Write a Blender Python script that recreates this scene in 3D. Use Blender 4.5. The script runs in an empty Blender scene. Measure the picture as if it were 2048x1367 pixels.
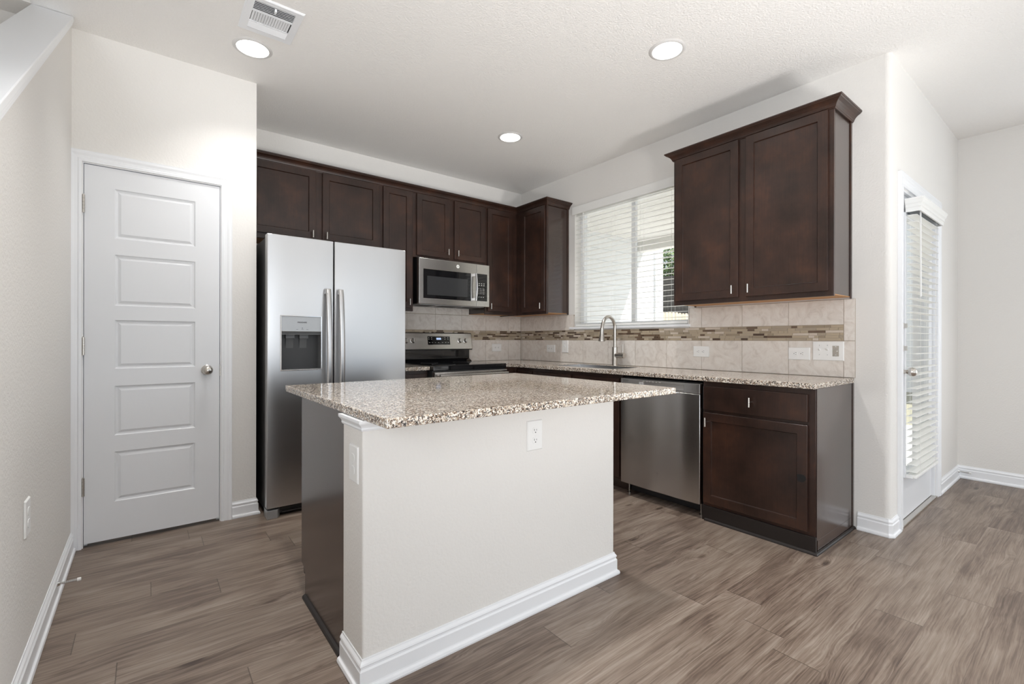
import bpy, bmesh, math, random
from mathutils import Vector, Matrix
random.seed(7)
SC = bpy.context.scene
COL = SC.collection
PI = math.pi

# ------------------------------------------------------------------ camera
YAW, ROLL, FPX, HOR = 0.6638, 0.0016, 933.99, 678.87
cam_d = bpy.data.cameras.new('camera')
cam = bpy.data.objects.new('camera', cam_d)
COL.objects.link(cam)
cam_d.sensor_fit = 'HORIZONTAL'
cam_d.sensor_width = 36.0
cam_d.lens = FPX / 2048 * 36.0
cam_d.shift_y = (HOR - 683.5) / 2048
cam_d.clip_start = 0.02
cam.matrix_world = (Matrix.Translation((-3.4014, -4.1819, 1.1447)) @ Matrix.Rotation(-YAW, 4, 'Z')
                    @ Matrix.Rotation(PI / 2, 4, 'X') @ Matrix.Rotation(ROLL, 4, 'Z'))
SC.camera = cam

# ------------------------------------------------------------------ view + world + lights
SC.view_settings.view_transform = 'Standard'
SC.view_settings.look = 'None'
SC.view_settings.gamma = 1.0
SC.view_settings.use_curve_mapping = False
SC.view_settings.exposure = -0.15
SC.cycles.max_bounces = 16
SC.cycles.diffuse_bounces = 12
SC.cycles.glossy_bounces = 5
SC.cycles.transparent_max_bounces = 16

world = bpy.data.worlds.new('sky')
SC.world = world
world.use_nodes = True
wn = world.node_tree
wn.nodes['Background'].inputs['Color'].default_value = (0.80, 0.90, 1.0, 1)
wn.nodes['Background'].inputs['Strength'].default_value = 1.4


def light(name, kind, loc, energy, color=(1, 1, 1), direction=None, size=None, size_y=None, angle=None):
    d = bpy.data.lights.new(name, kind)
    d.energy = energy
    d.color = color
    if kind == 'AREA':
        d.shape = 'RECTANGLE'
        d.size = size
        d.size_y = size_y
    if angle is not None:
        d.angle = angle
    o = bpy.data.objects.new(name, d)
    COL.objects.link(o)
    o.location = loc
    if direction is not None:
        o.rotation_euler = Vector(direction).to_track_quat('-Z', 'Y').to_euler()
    return o


light('sun', 'SUN', (6, -4, 9), 13.0, (1.0, 0.96, 0.9), (-0.525, 0.45, -1.0), angle=0.01)
# daylight entering by the living-room windows behind the camera (rear wall) and the dining window
REAR_Y, FAR_X = -7.6, 1.95
REAR_WINDOWS = [(-4.0, -1.5, 0.20, 2.5), (-0.9, 1.6, 0.20, 2.5)]      # wide patio-height living-room glazing
for (a, b, c, d), watts, up in zip(REAR_WINDOWS, (14, 2), (14, 3)):
    light('daylight_lamp', 'AREA', ((a + b) / 2, REAR_Y - 0.16, (c + d) / 2), watts, (0.96, 0.98, 1.0), (0, 1, 0.3), b - a, d - c)
    # added lamp low outside the glass, aimed up to brighten the ceiling
    light('ceiling_fill_lamp', 'AREA', ((a + b) / 2, REAR_Y - 0.45, 0.45), up, (1.0, 0.98, 0.95), (0, 0.8, 1.0), b - a, 0.8)
DINING_WINDOW = (-7.2, -4.5, 0.20, 2.35)
light('daylight_lamp', 'AREA', (FAR_X + 0.16, -5.85, 1.3), 44, (0.96, 0.98, 1.0), (-1, 0, 0.3), 2.6, 2.0)
light('ceiling_fill_lamp', 'AREA', (FAR_X + 0.45, -5.85, 0.40), 2, (1.0, 0.98, 0.95), (-1, 0.2, 0.9), 2.6, 0.8)  # added lamp, lifts the ceiling from the dining side


STAIR_FILL_OPENING = (-6.6, -3.6, 0.9, 2.7)  # unseen stairwell opening, made up to let side light in
light('daylight_lamp', 'AREA', (-5.12, -5.1, 1.8), 70, (0.97, 0.98, 1.0), (1, 0.25, 0), 3.0, 1.8)  # added lamp filling the surfaces that face the stairs
# two added fill lamps, unseen behind the camera, wash the kitchen ceiling (their bodies are built further down)
CEILING_FILLS = [((-2.9, -5.7, 0.34), (0.32, 1.0, 0.80)), ((-1.2, -5.7, 0.34), (-0.02, 1.0, 0.80))]
for p_, d_ in CEILING_FILLS:
    l_ = light('ceiling_fill_spot', 'SPOT', p_, 290, (1.0, 0.985, 0.965), d_)
    l_.data.spot_size = math.radians(75)
    l_.data.spot_blend = 1.0
    l_.data.shadow_soft_size = 0.32


# ------------------------------------------------------------------ node helpers
def lin(r, g=None, b=None):
    if isinstance(r, str):
        r, g, b = (int(r[i:i + 2], 16) for i in (0, 2, 4))
    f = lambda c: (c / 255 / 12.92) if c / 255 <= 0.04045 else ((c / 255 + 0.055) / 1.055) ** 2.4
    return (f(r), f(g), f(b), 1)


class NT:
    def __init__(self, name):
        self.m = bpy.data.materials.new(name)
        self.m.use_nodes = True
        self.t = self.m.node_tree
        self.b = self.t.nodes['Principled BSDF']

    def n(self, typ, **kw):
        nd = self.t.nodes.new(typ)
        ins = kw.pop('ins', {})
        for k, v in kw.items():
            setattr(nd, k, v)
        for k, v in ins.items():
            self.set(nd.inputs[k], v)
        return nd

    def set(self, sock, v):
        if isinstance(v, bpy.types.NodeSocket):
            self.t.links.new(v, sock)
        elif v is not None:
            sock.default_value = v

    def math(self, op, a, b=None, c=None):
        nd = self.n('ShaderNodeMath', operation=op)
        for i, v in enumerate((a, b, c)):
            if v is not None:
                self.set(nd.inputs[i], v)
        return nd.outputs[0]

    def coord(self):
        return self.n('ShaderNodeTexCoord').outputs['Object']

    def pos(self):
        return self.n('ShaderNodeNewGeometry').outputs['Position']

    def island(self):
        return self.n('ShaderNodeNewGeometry').outputs['Random Per Island']

    def mapping(self, v, scale=(1, 1, 1), rot=(0, 0, 0), loc=(0, 0, 0)):
        nd = self.n('ShaderNodeMapping', ins={'Vector': v, 'Scale': scale, 'Rotation': rot, 'Location': loc})
        return nd.outputs[0]

    def noise(self, v, scale=5, detail=3, rough=0.5, out='Fac', dist=0.0):
        nd = self.n('ShaderNodeTexNoise', ins={'Vector': v, 'Scale': scale, 'Detail': detail, 'Roughness': rough, 'Distortion': dist})
        return nd.outputs[out]

    def voronoi(self, v, scale, feature='F1', out='Color', rnd=1.0):
        nd = self.n('ShaderNodeTexVoronoi', feature=feature, ins={'Vector': v, 'Scale': scale, 'Randomness': rnd})
        return nd.outputs[out]

    def ramp(self, f, stops, interp='LINEAR'):
        nd = self.n('ShaderNodeValToRGB', ins={'Fac': f})
        r = nd.color_ramp
        r.interpolation = interp
        while len(r.elements) < len(stops):
            r.elements.new(0.5)
        for e, (p, c) in zip(r.elements, stops):
            e.position = p
            e.color = c if len(c) == 4 else (*c, 1)
        return nd.outputs['Color']

    def mix(self, f, a, b, blend='MIX'):
        nd = self.n('ShaderNodeMix', data_type='RGBA', blend_type=blend)
        self.set(nd.inputs[0], f)
        self.set(nd.inputs[6], a)
        self.set(nd.inputs[7], b)
        return nd.outputs[2]

    def bump(self, h, strength=0.2, dist=0.002):
        nd = self.n('ShaderNodeBump', ins={'Height': h, 'Strength': strength, 'Distance': dist})
        self.t.links.new(nd.outputs[0], self.b.inputs['Normal'])

    def p(self, **kw):
        names = {'color': 'Base Color', 'rough': 'Roughness', 'metal': 'Metallic', 'spec': 'Specular IOR Level',
                 'coat': 'Coat Weight', 'coat_rough': 'Coat Roughness', 'emit': 'Emission Color',
                 'emit_s': 'Emission Strength', 'aniso': 'Anisotropic'}
        for k, v in kw.items():
            self.set(self.b.inputs[names[k]], v)
        return self


M = {}


def simple(key, color, rough=0.5, metal=0.0, **kw):
    t = NT(key)
    t.p(color=color, rough=rough, metal=metal, **kw)
    M[key] = t.m
    return t


def paint(key, color, bump, scale, dist=0.006):
    t = NT(key)
    p = t.pos()
    n1 = t.noise(p, scale, 3, 0.55)
    c = t.mix(t.noise(p, 1.3, 2), tuple(x * 0.97 for x in color[:3]) + (1,), color)
    t.p(color=c, rough=0.75, spec=0.25)
    t.bump(n1, bump, dist)
    M[key] = t.m


paint('wall_paint', (0.785, 0.768, 0.742, 1), 0.30, 95)
paint('ceiling_paint', (0.88, 0.868, 0.85, 1), 0.55, 105, 0.006)
simple('trim_white', (0.84, 0.855, 0.88, 1), 0.32)
simple('door_white', (0.76, 0.775, 0.80, 1), 0.36)
simple('plastic_white', (0.84, 0.84, 0.83, 1), 0.28)
simple('blind_white', (0.86, 0.86, 0.84, 1), 0.4)
simple('black_plastic', (0.012, 0.012, 0.013, 1), 0.35)
simple('black_glass', (0.006, 0.006, 0.007, 1), 0.05, spec=0.6)
simple('dark_grey', (0.05, 0.05, 0.052, 1), 0.4)
simple('grey_plastic', (0.16, 0.165, 0.17, 1), 0.32)
simple('light_grey_panel', (0.42, 0.43, 0.44, 1), 0.35, metal=0.6)
simple('slot_dark', (0.03, 0.03, 0.03, 1), 0.6)
simple('marks', (0.75, 0.75, 0.72, 1), 0.5)
simple('marks_dark', (0.06, 0.06, 0.065, 1), 0.5)
simple('nickel', (0.60, 0.57, 0.53, 1), 0.26, metal=1.0)
simple('chrome', (0.80, 0.80, 0.80, 1), 0.12, metal=1.0)
simple('raw_wood', lin('b98a5a'), 0.6)
simple('grout', lin('a99c8c'), 0.85)
simple('lamp_lens', (1, 1, 1, 1), 0.4, emit=(1, 0.97, 0.92, 1), emit_s=6.0)
simple('lamp_ring', (0.66, 0.65, 0.64, 1), 0.35)
simple('display_lit', (0.02, 0.02, 0.03, 1), 0.2, emit=(0.55, 0.7, 1.0, 1), emit_s=0.9)
simple('shoe_dark', lin('1d1715'), 0.45)
simple('stain_black', (0.004, 0.004, 0.004, 1), 0.6)
simple('concrete', lin('cfcecb'), 0.9)
simple('patio_soffit', lin('d9d8d4'), 0.8)
simple('rubber_white', (0.8, 0.8, 0.78, 1), 0.5)
simple('grass', lin('8b8873'), 0.95)
simple('screen_mesh', (0.035, 0.036, 0.038, 1), 0.12, spec=0.6)


def mat_wood():
    t = NT('espresso_wood')
    p = t.coord()
    cloud = t.noise(p, 5.5, 4, 0.6)
    grain = t.noise(t.mapping(p, (60, 60, 3)), 2.2, 4, 0.6)
    f = t.math('ADD', t.math('MULTIPLY', cloud, 0.75), t.math('MULTIPLY', grain, 0.25))
    c = t.ramp(f, [(0.34, lin('22150f')), (0.52, lin('33211a')), (0.70, lin('462c20'))])
    t.p(color=c, rough=0.34, spec=0.45, coat=0.1, coat_rough=0.2)
    t.bump(grain, 0.04, 0.001)
    M['wood'] = t.m
    t = NT('espresso_panel')
    p = t.coord()
    c = t.ramp(t.noise(p, 4, 3), [(0.35, lin('30211b')), (0.65, lin('3b2a23'))])
    t.p(color=c, rough=0.24, spec=0.6, coat=0.5, coat_rough=0.18)
    M['wood_panel'] = t.m


mat_wood()


def mat_steel(key, base, rough, aniso=0.0):
    """Brushed steel: horizontal brushing, so highlights stretch vertically."""
    t = NT(key)
    p = t.coord()
    n = t.noise(t.mapping(p, (2, 2, 260)), 3.0, 3, 0.6)
    tn = t.n('ShaderNodeTangent', direction_type='RADIAL', axis='Z')
    t.set(t.b.inputs['Tangent'], tn.outputs[0])
    t.set(t.b.inputs['Anisotropic Rotation'], 0.25)
    t.p(color=base, metal=1.0, aniso=aniso, rough=t.math('ADD', rough - 0.03, t.math('MULTIPLY', n, 0.06)))
    M[key] = t.m


mat_steel('stainless', (0.60, 0.60, 0.605, 1), 0.29, 0.35)
mat_steel('stainless_warm', (0.58, 0.56, 0.535, 1), 0.25, 0.4)
mat_steel('stainless_dark', (0.57, 0.56, 0.55, 1), 0.25, 0.6)


def mat_granite():
    t = NT('granite')
    p = t.pos()
    pw = t.n('ShaderNodeMix', data_type='VECTOR')
    t.set(pw.inputs[0], 0.010)
    t.set(pw.inputs[4], p)
    t.set(pw.inputs[5], t.noise(p, 90, 2, 0.5, out='Color'))
    v = pw.outputs[1]
    sep = t.n('ShaderNodeSeparateColor', ins={'Color': t.voronoi(v, 185)})
    sep2 = t.n('ShaderNodeSeparateColor', ins={'Color': t.voronoi(v, 340)})
    cream, white = lin('cfc4b4'), lin('e8e3db')
    c1 = t.ramp(sep.outputs[0], [(0.0, white), (0.27, cream), (0.42, lin('a08a77')), (0.52, lin('665144')),
                                 (0.64, lin('6b6765')), (0.77, lin('2a2727')), (0.90, lin('8c7d72'))], 'CONSTANT')
    c2 = t.ramp(sep2.outputs[1], [(0.0, cream), (0.35, lin('a8937e')), (0.62, lin('6d5a4c')), (0.80, lin('2d2927')), (0.9, white)], 'CONSTANT')
    c = t.mix(t.math('MULTIPLY', t.math('GREATER_THAN', sep2.outputs[0], 0.62), 0.85), c1, c2)
    t.p(color=c, rough=0.07, spec=0.5)
    M['granite'] = t.m


mat_granite()


def mat_tile():
    t = NT('travertine_tile')
    p = t.pos()
    rnd = t.island()
    off = t.n('ShaderNodeCombineXYZ', ins={0: t.math('MULTIPLY', rnd, 7.0), 1: t.math('MULTIPLY', rnd, 3.0), 2: 0.0})
    va = t.n('ShaderNodeVectorMath', operation='ADD', ins={0: p, 1: off.outputs[0]})
    n1 = t.noise(t.mapping(va.outputs[0], (1, 1, 1), (0.6, 0.5, 0.4)), 11, 7, 0.66, dist=1.6)
    c = t.ramp(n1, [(0.32, lin('cdc5bd')), (0.47, lin('ddd6cf')), (0.60, lin('e5e0da')), (0.74, lin('d2cac2'))])
    c = t.mix(t.math('MULTIPLY', rnd, 0.15), c, lin('c9beb3'))
    t.p(color=c, rough=0.34, spec=0.4)
    M['tile'] = t.m
    t = NT('mosaic_glass')
    r = t.island()
    c = t.ramp(r, [(0.0, lin('b3a48e')), (0.26, lin('a79a88')), (0.48, lin('6a5747')), (0.58, lin('cbbfb1')),
                   (0.74, lin('9a8c78')), (0.92, lin('574639'))], 'CONSTANT')
    t.p(color=c, rough=0.18, spec=0.5)
    M['mosaic'] = t.m


mat_tile()


def mat_floor():
    t = NT('plank_floor')
    p = t.pos()
    s = t.n('ShaderNodeSeparateXYZ', ins={0: p})
    x, y = s.outputs[0], s.outputs[1]
    W, L = 0.155, 1.22
    ry = t.math('DIVIDE', t.math('ADD', y, 0.004), W)
    row = t.math('FLOOR', ry)
    fy = t.math('FRACT', ry)
    wn1 = t.n('ShaderNodeTexWhiteNoise', noise_dimensions='1D', ins={'W': row})
    rx = t.math('ADD', t.math('DIVIDE', x, L), t.math('MULTIPLY', wn1.outputs['Value'], 7.0))
    colm = t.math('FLOOR', rx)
    fx = t.math('FRACT', rx)
    idv = t.n('ShaderNodeCombineXYZ', ins={0: row, 1: colm, 2: 0.0})
    wn2 = t.n('ShaderNodeTexWhiteNoise', noise_dimensions='3D', ins={'Vector': idv.outputs[0]})
    rnd = wn2.outputs['Value']
    gx = t.math('ADD', x, t.math('MULTIPLY', rnd, 37.0))
    gv = t.n('ShaderNodeCombineXYZ', ins={0: gx, 1: y, 2: t.math('MULTIPLY', rnd, 9.0)})
    v = gv.outputs[0]
    yy = t.math('ADD', y, t.math('MULTIPLY', rnd, 5.0))
    wide = t.noise(t.mapping(v, (1.5, 6, 1)), 1.6, 3, 0.55, dist=0.6)
    kd = t.voronoi(t.mapping(v, (1.5, 4.4, 1)), 1.4, out='Distance')
    knot = t.n('ShaderNodeMapRange', interpolation_type='SMOOTHSTEP', ins={'Value': kd, 'From Min': 0.02, 'From Max': 0.13, 'To Min': 1.0, 'To Max': 0.0}).outputs[0]
    halo = t.n('ShaderNodeMapRange', interpolation_type='SMOOTHSTEP', ins={'Value': kd, 'From Min': 0.0, 'From Max': 0.42, 'To Min': 1.0, 'To Max': 0.0}).outputs[0]
    wy = t.math('ADD', y, t.math('MULTIPLY', t.math('SUBTRACT', wide, 0.5), 0.026))
    wy = t.math('ADD', wy, t.math('MULTIPLY', halo, 0.024))
    wv = t.n('ShaderNodeCombineXYZ', ins={0: gx, 1: wy, 2: t.math('MULTIPLY', rnd, 9.0)}).outputs[0]
    fine = t.noise(t.mapping(wv, (3.0, 190, 1)), 1.0, 4, 0.7)
    mid = t.noise(t.mapping(wv, (2.2, 34, 1)), 1.3, 4, 0.65, dist=0.4)
    q = t.math('ADD', yy, t.math('MULTIPLY', t.math('SUBTRACT', wide, 0.5), 0.10))
    q = t.math('ADD', q, t.math('MULTIPLY', halo, 0.055))
    band = t.math('SINE', t.math('MULTIPLY', q, 620.0))
    f = t.math('ADD', t.math('MULTIPLY', fine, 0.40), t.math('MULTIPLY', mid, 0.28))
    f = t.math('ADD', f, t.math('MULTIPLY', wide, 0.32))
    f = t.math('ADD', f, t.math('MULTIPLY', t.math('MULTIPLY', band, t.math('ADD', 0.25, halo)), 0.022))
    f = t.math('ADD', f, t.math('MULTIPLY', t.math('SUBTRACT', rnd, 0.5), 0.07))
    f = t.math('SUBTRACT', f, t.math('MULTIPLY', knot, 0.17))
    c = t.ramp(f, [(0.32, lin('41342d')), (0.43, lin('66574d')), (0.51, lin('7f7064')), (0.64, lin('9b8e83'))])
    ey = t.math('MINIMUM', fy, t.math('SUBTRACT', 1.0, fy))
    ex = t.math('MINIMUM', fx, t.math('SUBTRACT', 1.0, fx))
    sy = t.math('LESS_THAN', ey, 0.005)
    sx = t.math('LESS_THAN', ex, 0.0013)
    seam = t.math('MAXIMUM', t.math('MULTIPLY', sy, 0.25), t.math('MULTIPLY', sx, 0.6))
    c = t.mix(seam, c, lin('2a211c'))
    t.p(color=c, rough=t.math('ADD', 0.30, t.math('MULTIPLY', fine, 0.16)), spec=0.42)
    t.bump(t.math('SUBTRACT', t.math('MULTIPLY', fine, 0.4), seam), 0.10, 0.002)
    M['floor'] = t.m


mat_floor()


def mat_glass():
    t = NT('window_glass')
    tr = t.n('ShaderNodeBsdfTransparent', ins={'Color': (0.97, 0.975, 0.98, 1)})
    gl = t.n('ShaderNodeBsdfGlossy', ins={'Roughness': 0.02})
    lw = t.n('ShaderNodeLayerWeight', ins={'Blend': 0.5})
    fr = t.math('ADD', 0.03, t.math('MULTIPLY', t.math('POWER', lw.outputs['Facing'], 5.0), 0.4))
    mx = t.n('ShaderNodeMixShader', ins={0: fr, 1: tr.outputs[0], 2: gl.outputs[0]})
    t.t.links.new(mx.outputs[0], t.t.nodes['Material Output'].inputs['Surface'])
    M['glass'] = t.m


mat_glass()


def mat_outdoor():
    t = NT('painted_siding')
    p = t.pos()
    s = t.n('ShaderNodeSeparateXYZ', ins={0: p})
    fz = t.math('FRACT', t.math('DIVIDE', s.outputs[2], 0.16))
    c = t.mix(t.math('LESS_THAN', fz, 0.05), lin('e9ebed'), lin('cfd3d7'))
    t.p(color=c, rough=0.7)
    M['siding'] = t.m
    for key, a, b in (('fence_light', 'd9cdbb', 'c4b59f'), ('fence_shaded', '6b6662', '4f4b49')):  # darker fence tone has shade put into the colour
        t = NT(key)
        p = t.pos()
        c = t.ramp(t.noise(t.mapping(p, (9, 9, 0.8)), 2, 3), [(0.35, lin(b)), (0.65, lin(a))])
        t.p(color=c, rough=0.9)
        M[key] = t.m
    t = NT('leaves')
    c = t.ramp(t.island(), [(0.0, lin('3c4f2a')), (0.5, lin('5d7440')), (1.0, lin('82955f'))])
    t.p(color=c, rough=0.7)
    M['leaves'] = t.m
    simple('bark', lin('5a4a3b'), 0.9)


mat_outdoor()


# ------------------------------------------------------------------ mesh helpers
def box(bm, x0, y0, z0, x1, y1, z1, mi=0):
    x0, x1 = min(x0, x1), max(x0, x1)
    y0, y1 = min(y0, y1), max(y0, y1)
    z0, z1 = min(z0, z1), max(z0, z1)
    v = [bm.verts.new(c) for c in ((x0, y0, z0), (x1, y0, z0), (x1, y1, z0), (x0, y1, z0),
                                   (x0, y0, z1), (x1, y0, z1), (x1, y1, z1), (x0, y1, z1))]
    fs = [bm.faces.new([v[i] for i in q]) for q in ((0, 3, 2, 1), (4, 5, 6, 7), (0, 1, 5, 4), (1, 2, 6, 5), (2, 3, 7, 6), (3, 0, 4, 7))]
    for f in fs:
        f.material_index = mi
    return fs


def grid(bm, xs, ys, holes, z0, z1, axes=(0, 1, 2), mi=0):
    """Slab made of cells xs*ys minus the cells whose centre lies in a hole; closed, with clean openings."""
    def inside(i, j):
        if i < 0 or j < 0 or i >= len(xs) - 1 or j >= len(ys) - 1:
            return False
        cx, cy = (xs[i] + xs[i + 1]) / 2, (ys[j] + ys[j + 1]) / 2
        return not any(a < cx < b and c < cy < d for a, b, c, d in holes)
    cache = {}

    def V(i, j, k):
        if (i, j, k) not in cache:
            co = [0, 0, 0]
            co[axes[0]], co[axes[1]], co[axes[2]] = xs[i], ys[j], (z0, z1)[k]
            cache[(i, j, k)] = bm.verts.new(co)
        return cache[(i, j, k)]
    for i in range(len(xs) - 1):
        for j in range(len(ys) - 1):
            if not inside(i, j):
                continue
            q = []
            q.append([(i, j, 1), (i + 1, j, 1), (i + 1, j + 1, 1), (i, j + 1, 1)])
            q.append([(i, j, 0), (i, j + 1, 0), (i + 1, j + 1, 0), (i + 1, j, 0)])
            if not inside(i - 1, j):
                q.append([(i, j, 0), (i, j, 1), (i, j + 1, 1), (i, j + 1, 0)])
            if not inside(i + 1, j):
                q.append([(i + 1, j, 0), (i + 1, j + 1, 0), (i + 1, j + 1, 1), (i + 1, j, 1)])
            if not inside(i, j - 1):
                q.append([(i, j, 0), (i + 1, j, 0), (i + 1, j, 1), (i, j, 1)])
            if not inside(i, j + 1):
                q.append([(i, j + 1, 0), (i, j + 1, 1), (i + 1, j + 1, 1), (i + 1, j + 1, 0)])
            for f in q:
                bm.faces.new([V(*c) for c in f]).material_index = mi


def prism(bm, pts, a0, a1, axis=2, mi=0):
    """Extrude a closed 2-D outline along an axis."""
    o = [k for k in (0, 1, 2) if k != axis]

    def V(p, a):
        c = [0, 0, 0]
        c[o[0]], c[o[1]], c[axis] = p[0], p[1], a
        return bm.verts.new(c)
    A = [V(p, a0) for p in pts]
    B = [V(p, a1) for p in pts]
    n = len(pts)
    fs = [bm.faces.new(A[::-1]), bm.faces.new(B)]
    for i in range(n):
        fs.append(bm.faces.new((A[i], A[(i + 1) % n], B[(i + 1) % n], B[i])))
    for f in fs:
        f.material_index = mi


def sweep(bm, path, profile, side=1, mi=0, closed_profile=True):
    """Sweep a profile [(outward, z)] along a 2-D path with mitred corners."""
    n = len(path)
    rings = []
    for i in range(n):
        p = Vector(path[i])
        d1 = (Vector(path[i]) - Vector(path[i - 1])).normalized() if i > 0 else None
        d2 = (Vector(path[i + 1]) - Vector(path[i])).normalized() if i < n - 1 else None
        d1 = d1 or d2
        d2 = d2 or d1
        n1 = Vector((d1.y, -d1.x)) * side
        n2 = Vector((d2.y, -d2.x)) * side
        m = (n1 + n2)
        m = m / max(1e-6, m.dot(n1))
        rings.append([bm.verts.new((p.x + m.x * o, p.y + m.y * o, z)) for o, z in profile])
    k = len(profile)
    for a, b in zip(rings, rings[1:]):
        for j in range(k if closed_profile else k - 1):
            bm.faces.new((a[j], a[(j + 1) % k], b[(j + 1) % k], b[j])).material_index = mi
    if closed_profile:
        bm.faces.new(rings[0][::-1]).material_index = mi
        bm.faces.new(rings[-1]).material_index = mi


def lathe(bm, prof, loc=(0, 0, 0), direction=(0, 0, 1), seg=24, mi=0):
    """Revolve [(radius, height)] about a direction through loc."""
    q = Vector(direction).to_track_quat('Z', 'Y').to_matrix()
    L = Vector(loc)
    rings = []
    for r, h in prof:
        if r < 1e-6:
            rings.append([bm.verts.new(L + q @ Vector((0, 0, h)))])
        else:
            rings.append([bm.verts.new(L + q @ Vector((r * math.cos(2 * PI * i / seg), r * math.sin(2 * PI * i / seg), h))) for i in range(seg)])
    for a, b in zip(rings, rings[1:]):
        for i in range(seg):
            j = (i + 1) % seg
            if len(a) == 1 and len(b) == 1:
                continue
            if len(a) == 1:
                f = bm.faces.new((a[0], b[i], b[j]))
            elif len(b) == 1:
                f = bm.faces.new((a[i], a[j], b[0]))
            else:
                f = bm.faces.new((a[i], a[j], b[j], b[i]))
            f.material_index = mi
    for ring, rev in ((rings[0], True), (rings[-1], False)):
        if len(ring) > 1:
            bm.faces.new(ring[::-1] if rev else ring).material_index = mi


def tube(bm, pts, r, seg=14, mi=0, scale=None):
    """Round tube along 3-D points; r may be a list; scale=(a,b) flattens the section."""
    P = [Vector(p) for p in pts]
    R = r if isinstance(r, (list, tuple)) else [r] * len(P)
    ref = None
    rings = []
    for i, p in enumerate(P):
        d = (P[min(i + 1, len(P) - 1)] - P[max(i - 1, 0)]).normalized()
        if ref is None:
            ref = Vector((0, 0, 1)) if abs(d.z) < 0.9 else Vector((1, 0, 0))
        u = (ref - d * ref.dot(d)).normalized()
        w = d.cross(u)
        ref = u
        sa, sb = scale or (1, 1)
        rings.append([bm.verts.new(p + (u * math.cos(2 * PI * k / seg) * sa + w * math.sin(2 * PI * k / seg) * sb) * R[i]) for k in range(seg)])
    for a, b in zip(rings, rings[1:]):
        for k in range(seg):
            bm.faces.new((a[k], a[(k + 1) % seg], b[(k + 1) % seg], b[k])).material_index = mi
    bm.faces.new(rings[0][::-1]).material_index = mi
    bm.faces.new(rings[-1]).material_index = mi


def B():
    return bmesh.new()


def mk(name, bm, mat, parent=None, bevel=0.0, seg=2, smooth=False):
    bmesh.ops.recalc_face_normals(bm, faces=bm.faces[:])
    me = bpy.data.meshes.new(name)
    bm.to_mesh(me)
    bm.free()
    for m in (mat if isinstance(mat, (list, tuple)) else [mat]):
        me.materials.append(M[m])
    o = bpy.data.objects.new(name, me)
    COL.objects.link(o)
    if parent:
        o.parent = parent
    if bevel:
        md = o.modifiers.new('bevel', 'BEVEL')
        md.width = bevel
        md.segments = seg
        md.limit_method = 'ANGLE'
        md.angle_limit = math.radians(40)
    if smooth:
        for p in me.polygons:
            p.use_smooth = True
        try:
            me.set_sharp_from_angle(angle=math.radians(40))
        except Exception:
            pass
    return o


def mkbox(name, mat, parent, x0, y0, z0, x1, y1, z1, bevel=0.0, seg=2):
    bm = B()
    box(bm, x0, y0, z0, x1, y1, z1)
    return mk(name, bm, mat, parent, bevel, seg)


def tag(o, label, cat=None, group=None, kind=None):
    o['label'] = label
    if cat:
        o['category'] = cat
    if group:
        o['group'] = group
    if kind:
        o['kind'] = kind
    return o


def thing(name, label, cat, loc=(0, 0, 0), rz=0.0, group=None, kind=None):
    o = bpy.data.objects.new(name, None)
    o.empty_display_size = 0.1
    COL.objects.link(o)
    o.location = loc
    o.rotation_euler = (0, 0, rz)
    return tag(o, label, cat, group, kind)


def struct(o, label, cat):
    return tag(o, label, cat, kind='structure')


def copy_tree(o, parent=None):
    c = o.copy()
    COL.objects.link(c)
    if parent:
        c.parent = parent
    for ch in list(o.children):
        copy_tree(ch, c)
    return c


def text_bm(s, size, bold=0.0):
    cu = bpy.data.curves.new('txt', 'FONT')
    cu.body = s
    cu.size = size
    cu.align_x = 'CENTER'
    cu.align_y = 'CENTER'
    cu.extrude = 0.0004
    cu.offset = bold
    tmp = bpy.data.objects.new('txt', cu)
    COL.objects.link(tmp)
    dg = bpy.context.evaluated_depsgraph_get()
    me = bpy.data.meshes.new_from_object(tmp.evaluated_get(dg))
    bm = bmesh.new()
    bm.from_mesh(me)
    bpy.data.objects.remove(tmp)
    bpy.data.curves.remove(cu)
    bpy.data.meshes.remove(me)
    return bm


# ------------------------------------------------------------------ the room
H = 2.822
YW = -3.401            # face of the patio-door wall (looks to -y)
PX, PY = -2.8347, -0.7312   # pantry corner
LX = -3.7223           # face of the stair knee wall
T = 0.13

bm = B()
box(bm, -5.1, REAR_Y - 0.2, -0.12, FAR_X + 0.2, YW + 0.06, 0)
box(bm, -5.1, YW + 0.06, -0.12, 0.1, 0.14, 0)
struct(mk('floor', bm, 'floor'), 'brown grey wood-look plank floor running through the kitchen', 'floor')

bm = B()
box(bm, -3.858, REAR_Y - 0.2, H, FAR_X + 0.2, 0.14, H + 0.3)
box(bm, -5.1, -0.861, H, -3.858, 0.14, H + 0.3)
struct(mk('ceiling', bm, 'ceiling_paint'), 'textured pale ceiling above the kitchen', 'ceiling')
bm = B()
box(bm, -5.1, REAR_Y - 0.2, 5.2, -3.7, 0.14, 5.3)
struct(mk('ceiling_stairwell', bm, 'ceiling_paint'), 'high ceiling over the stairwell beyond the knee wall', 'ceiling')

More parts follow.
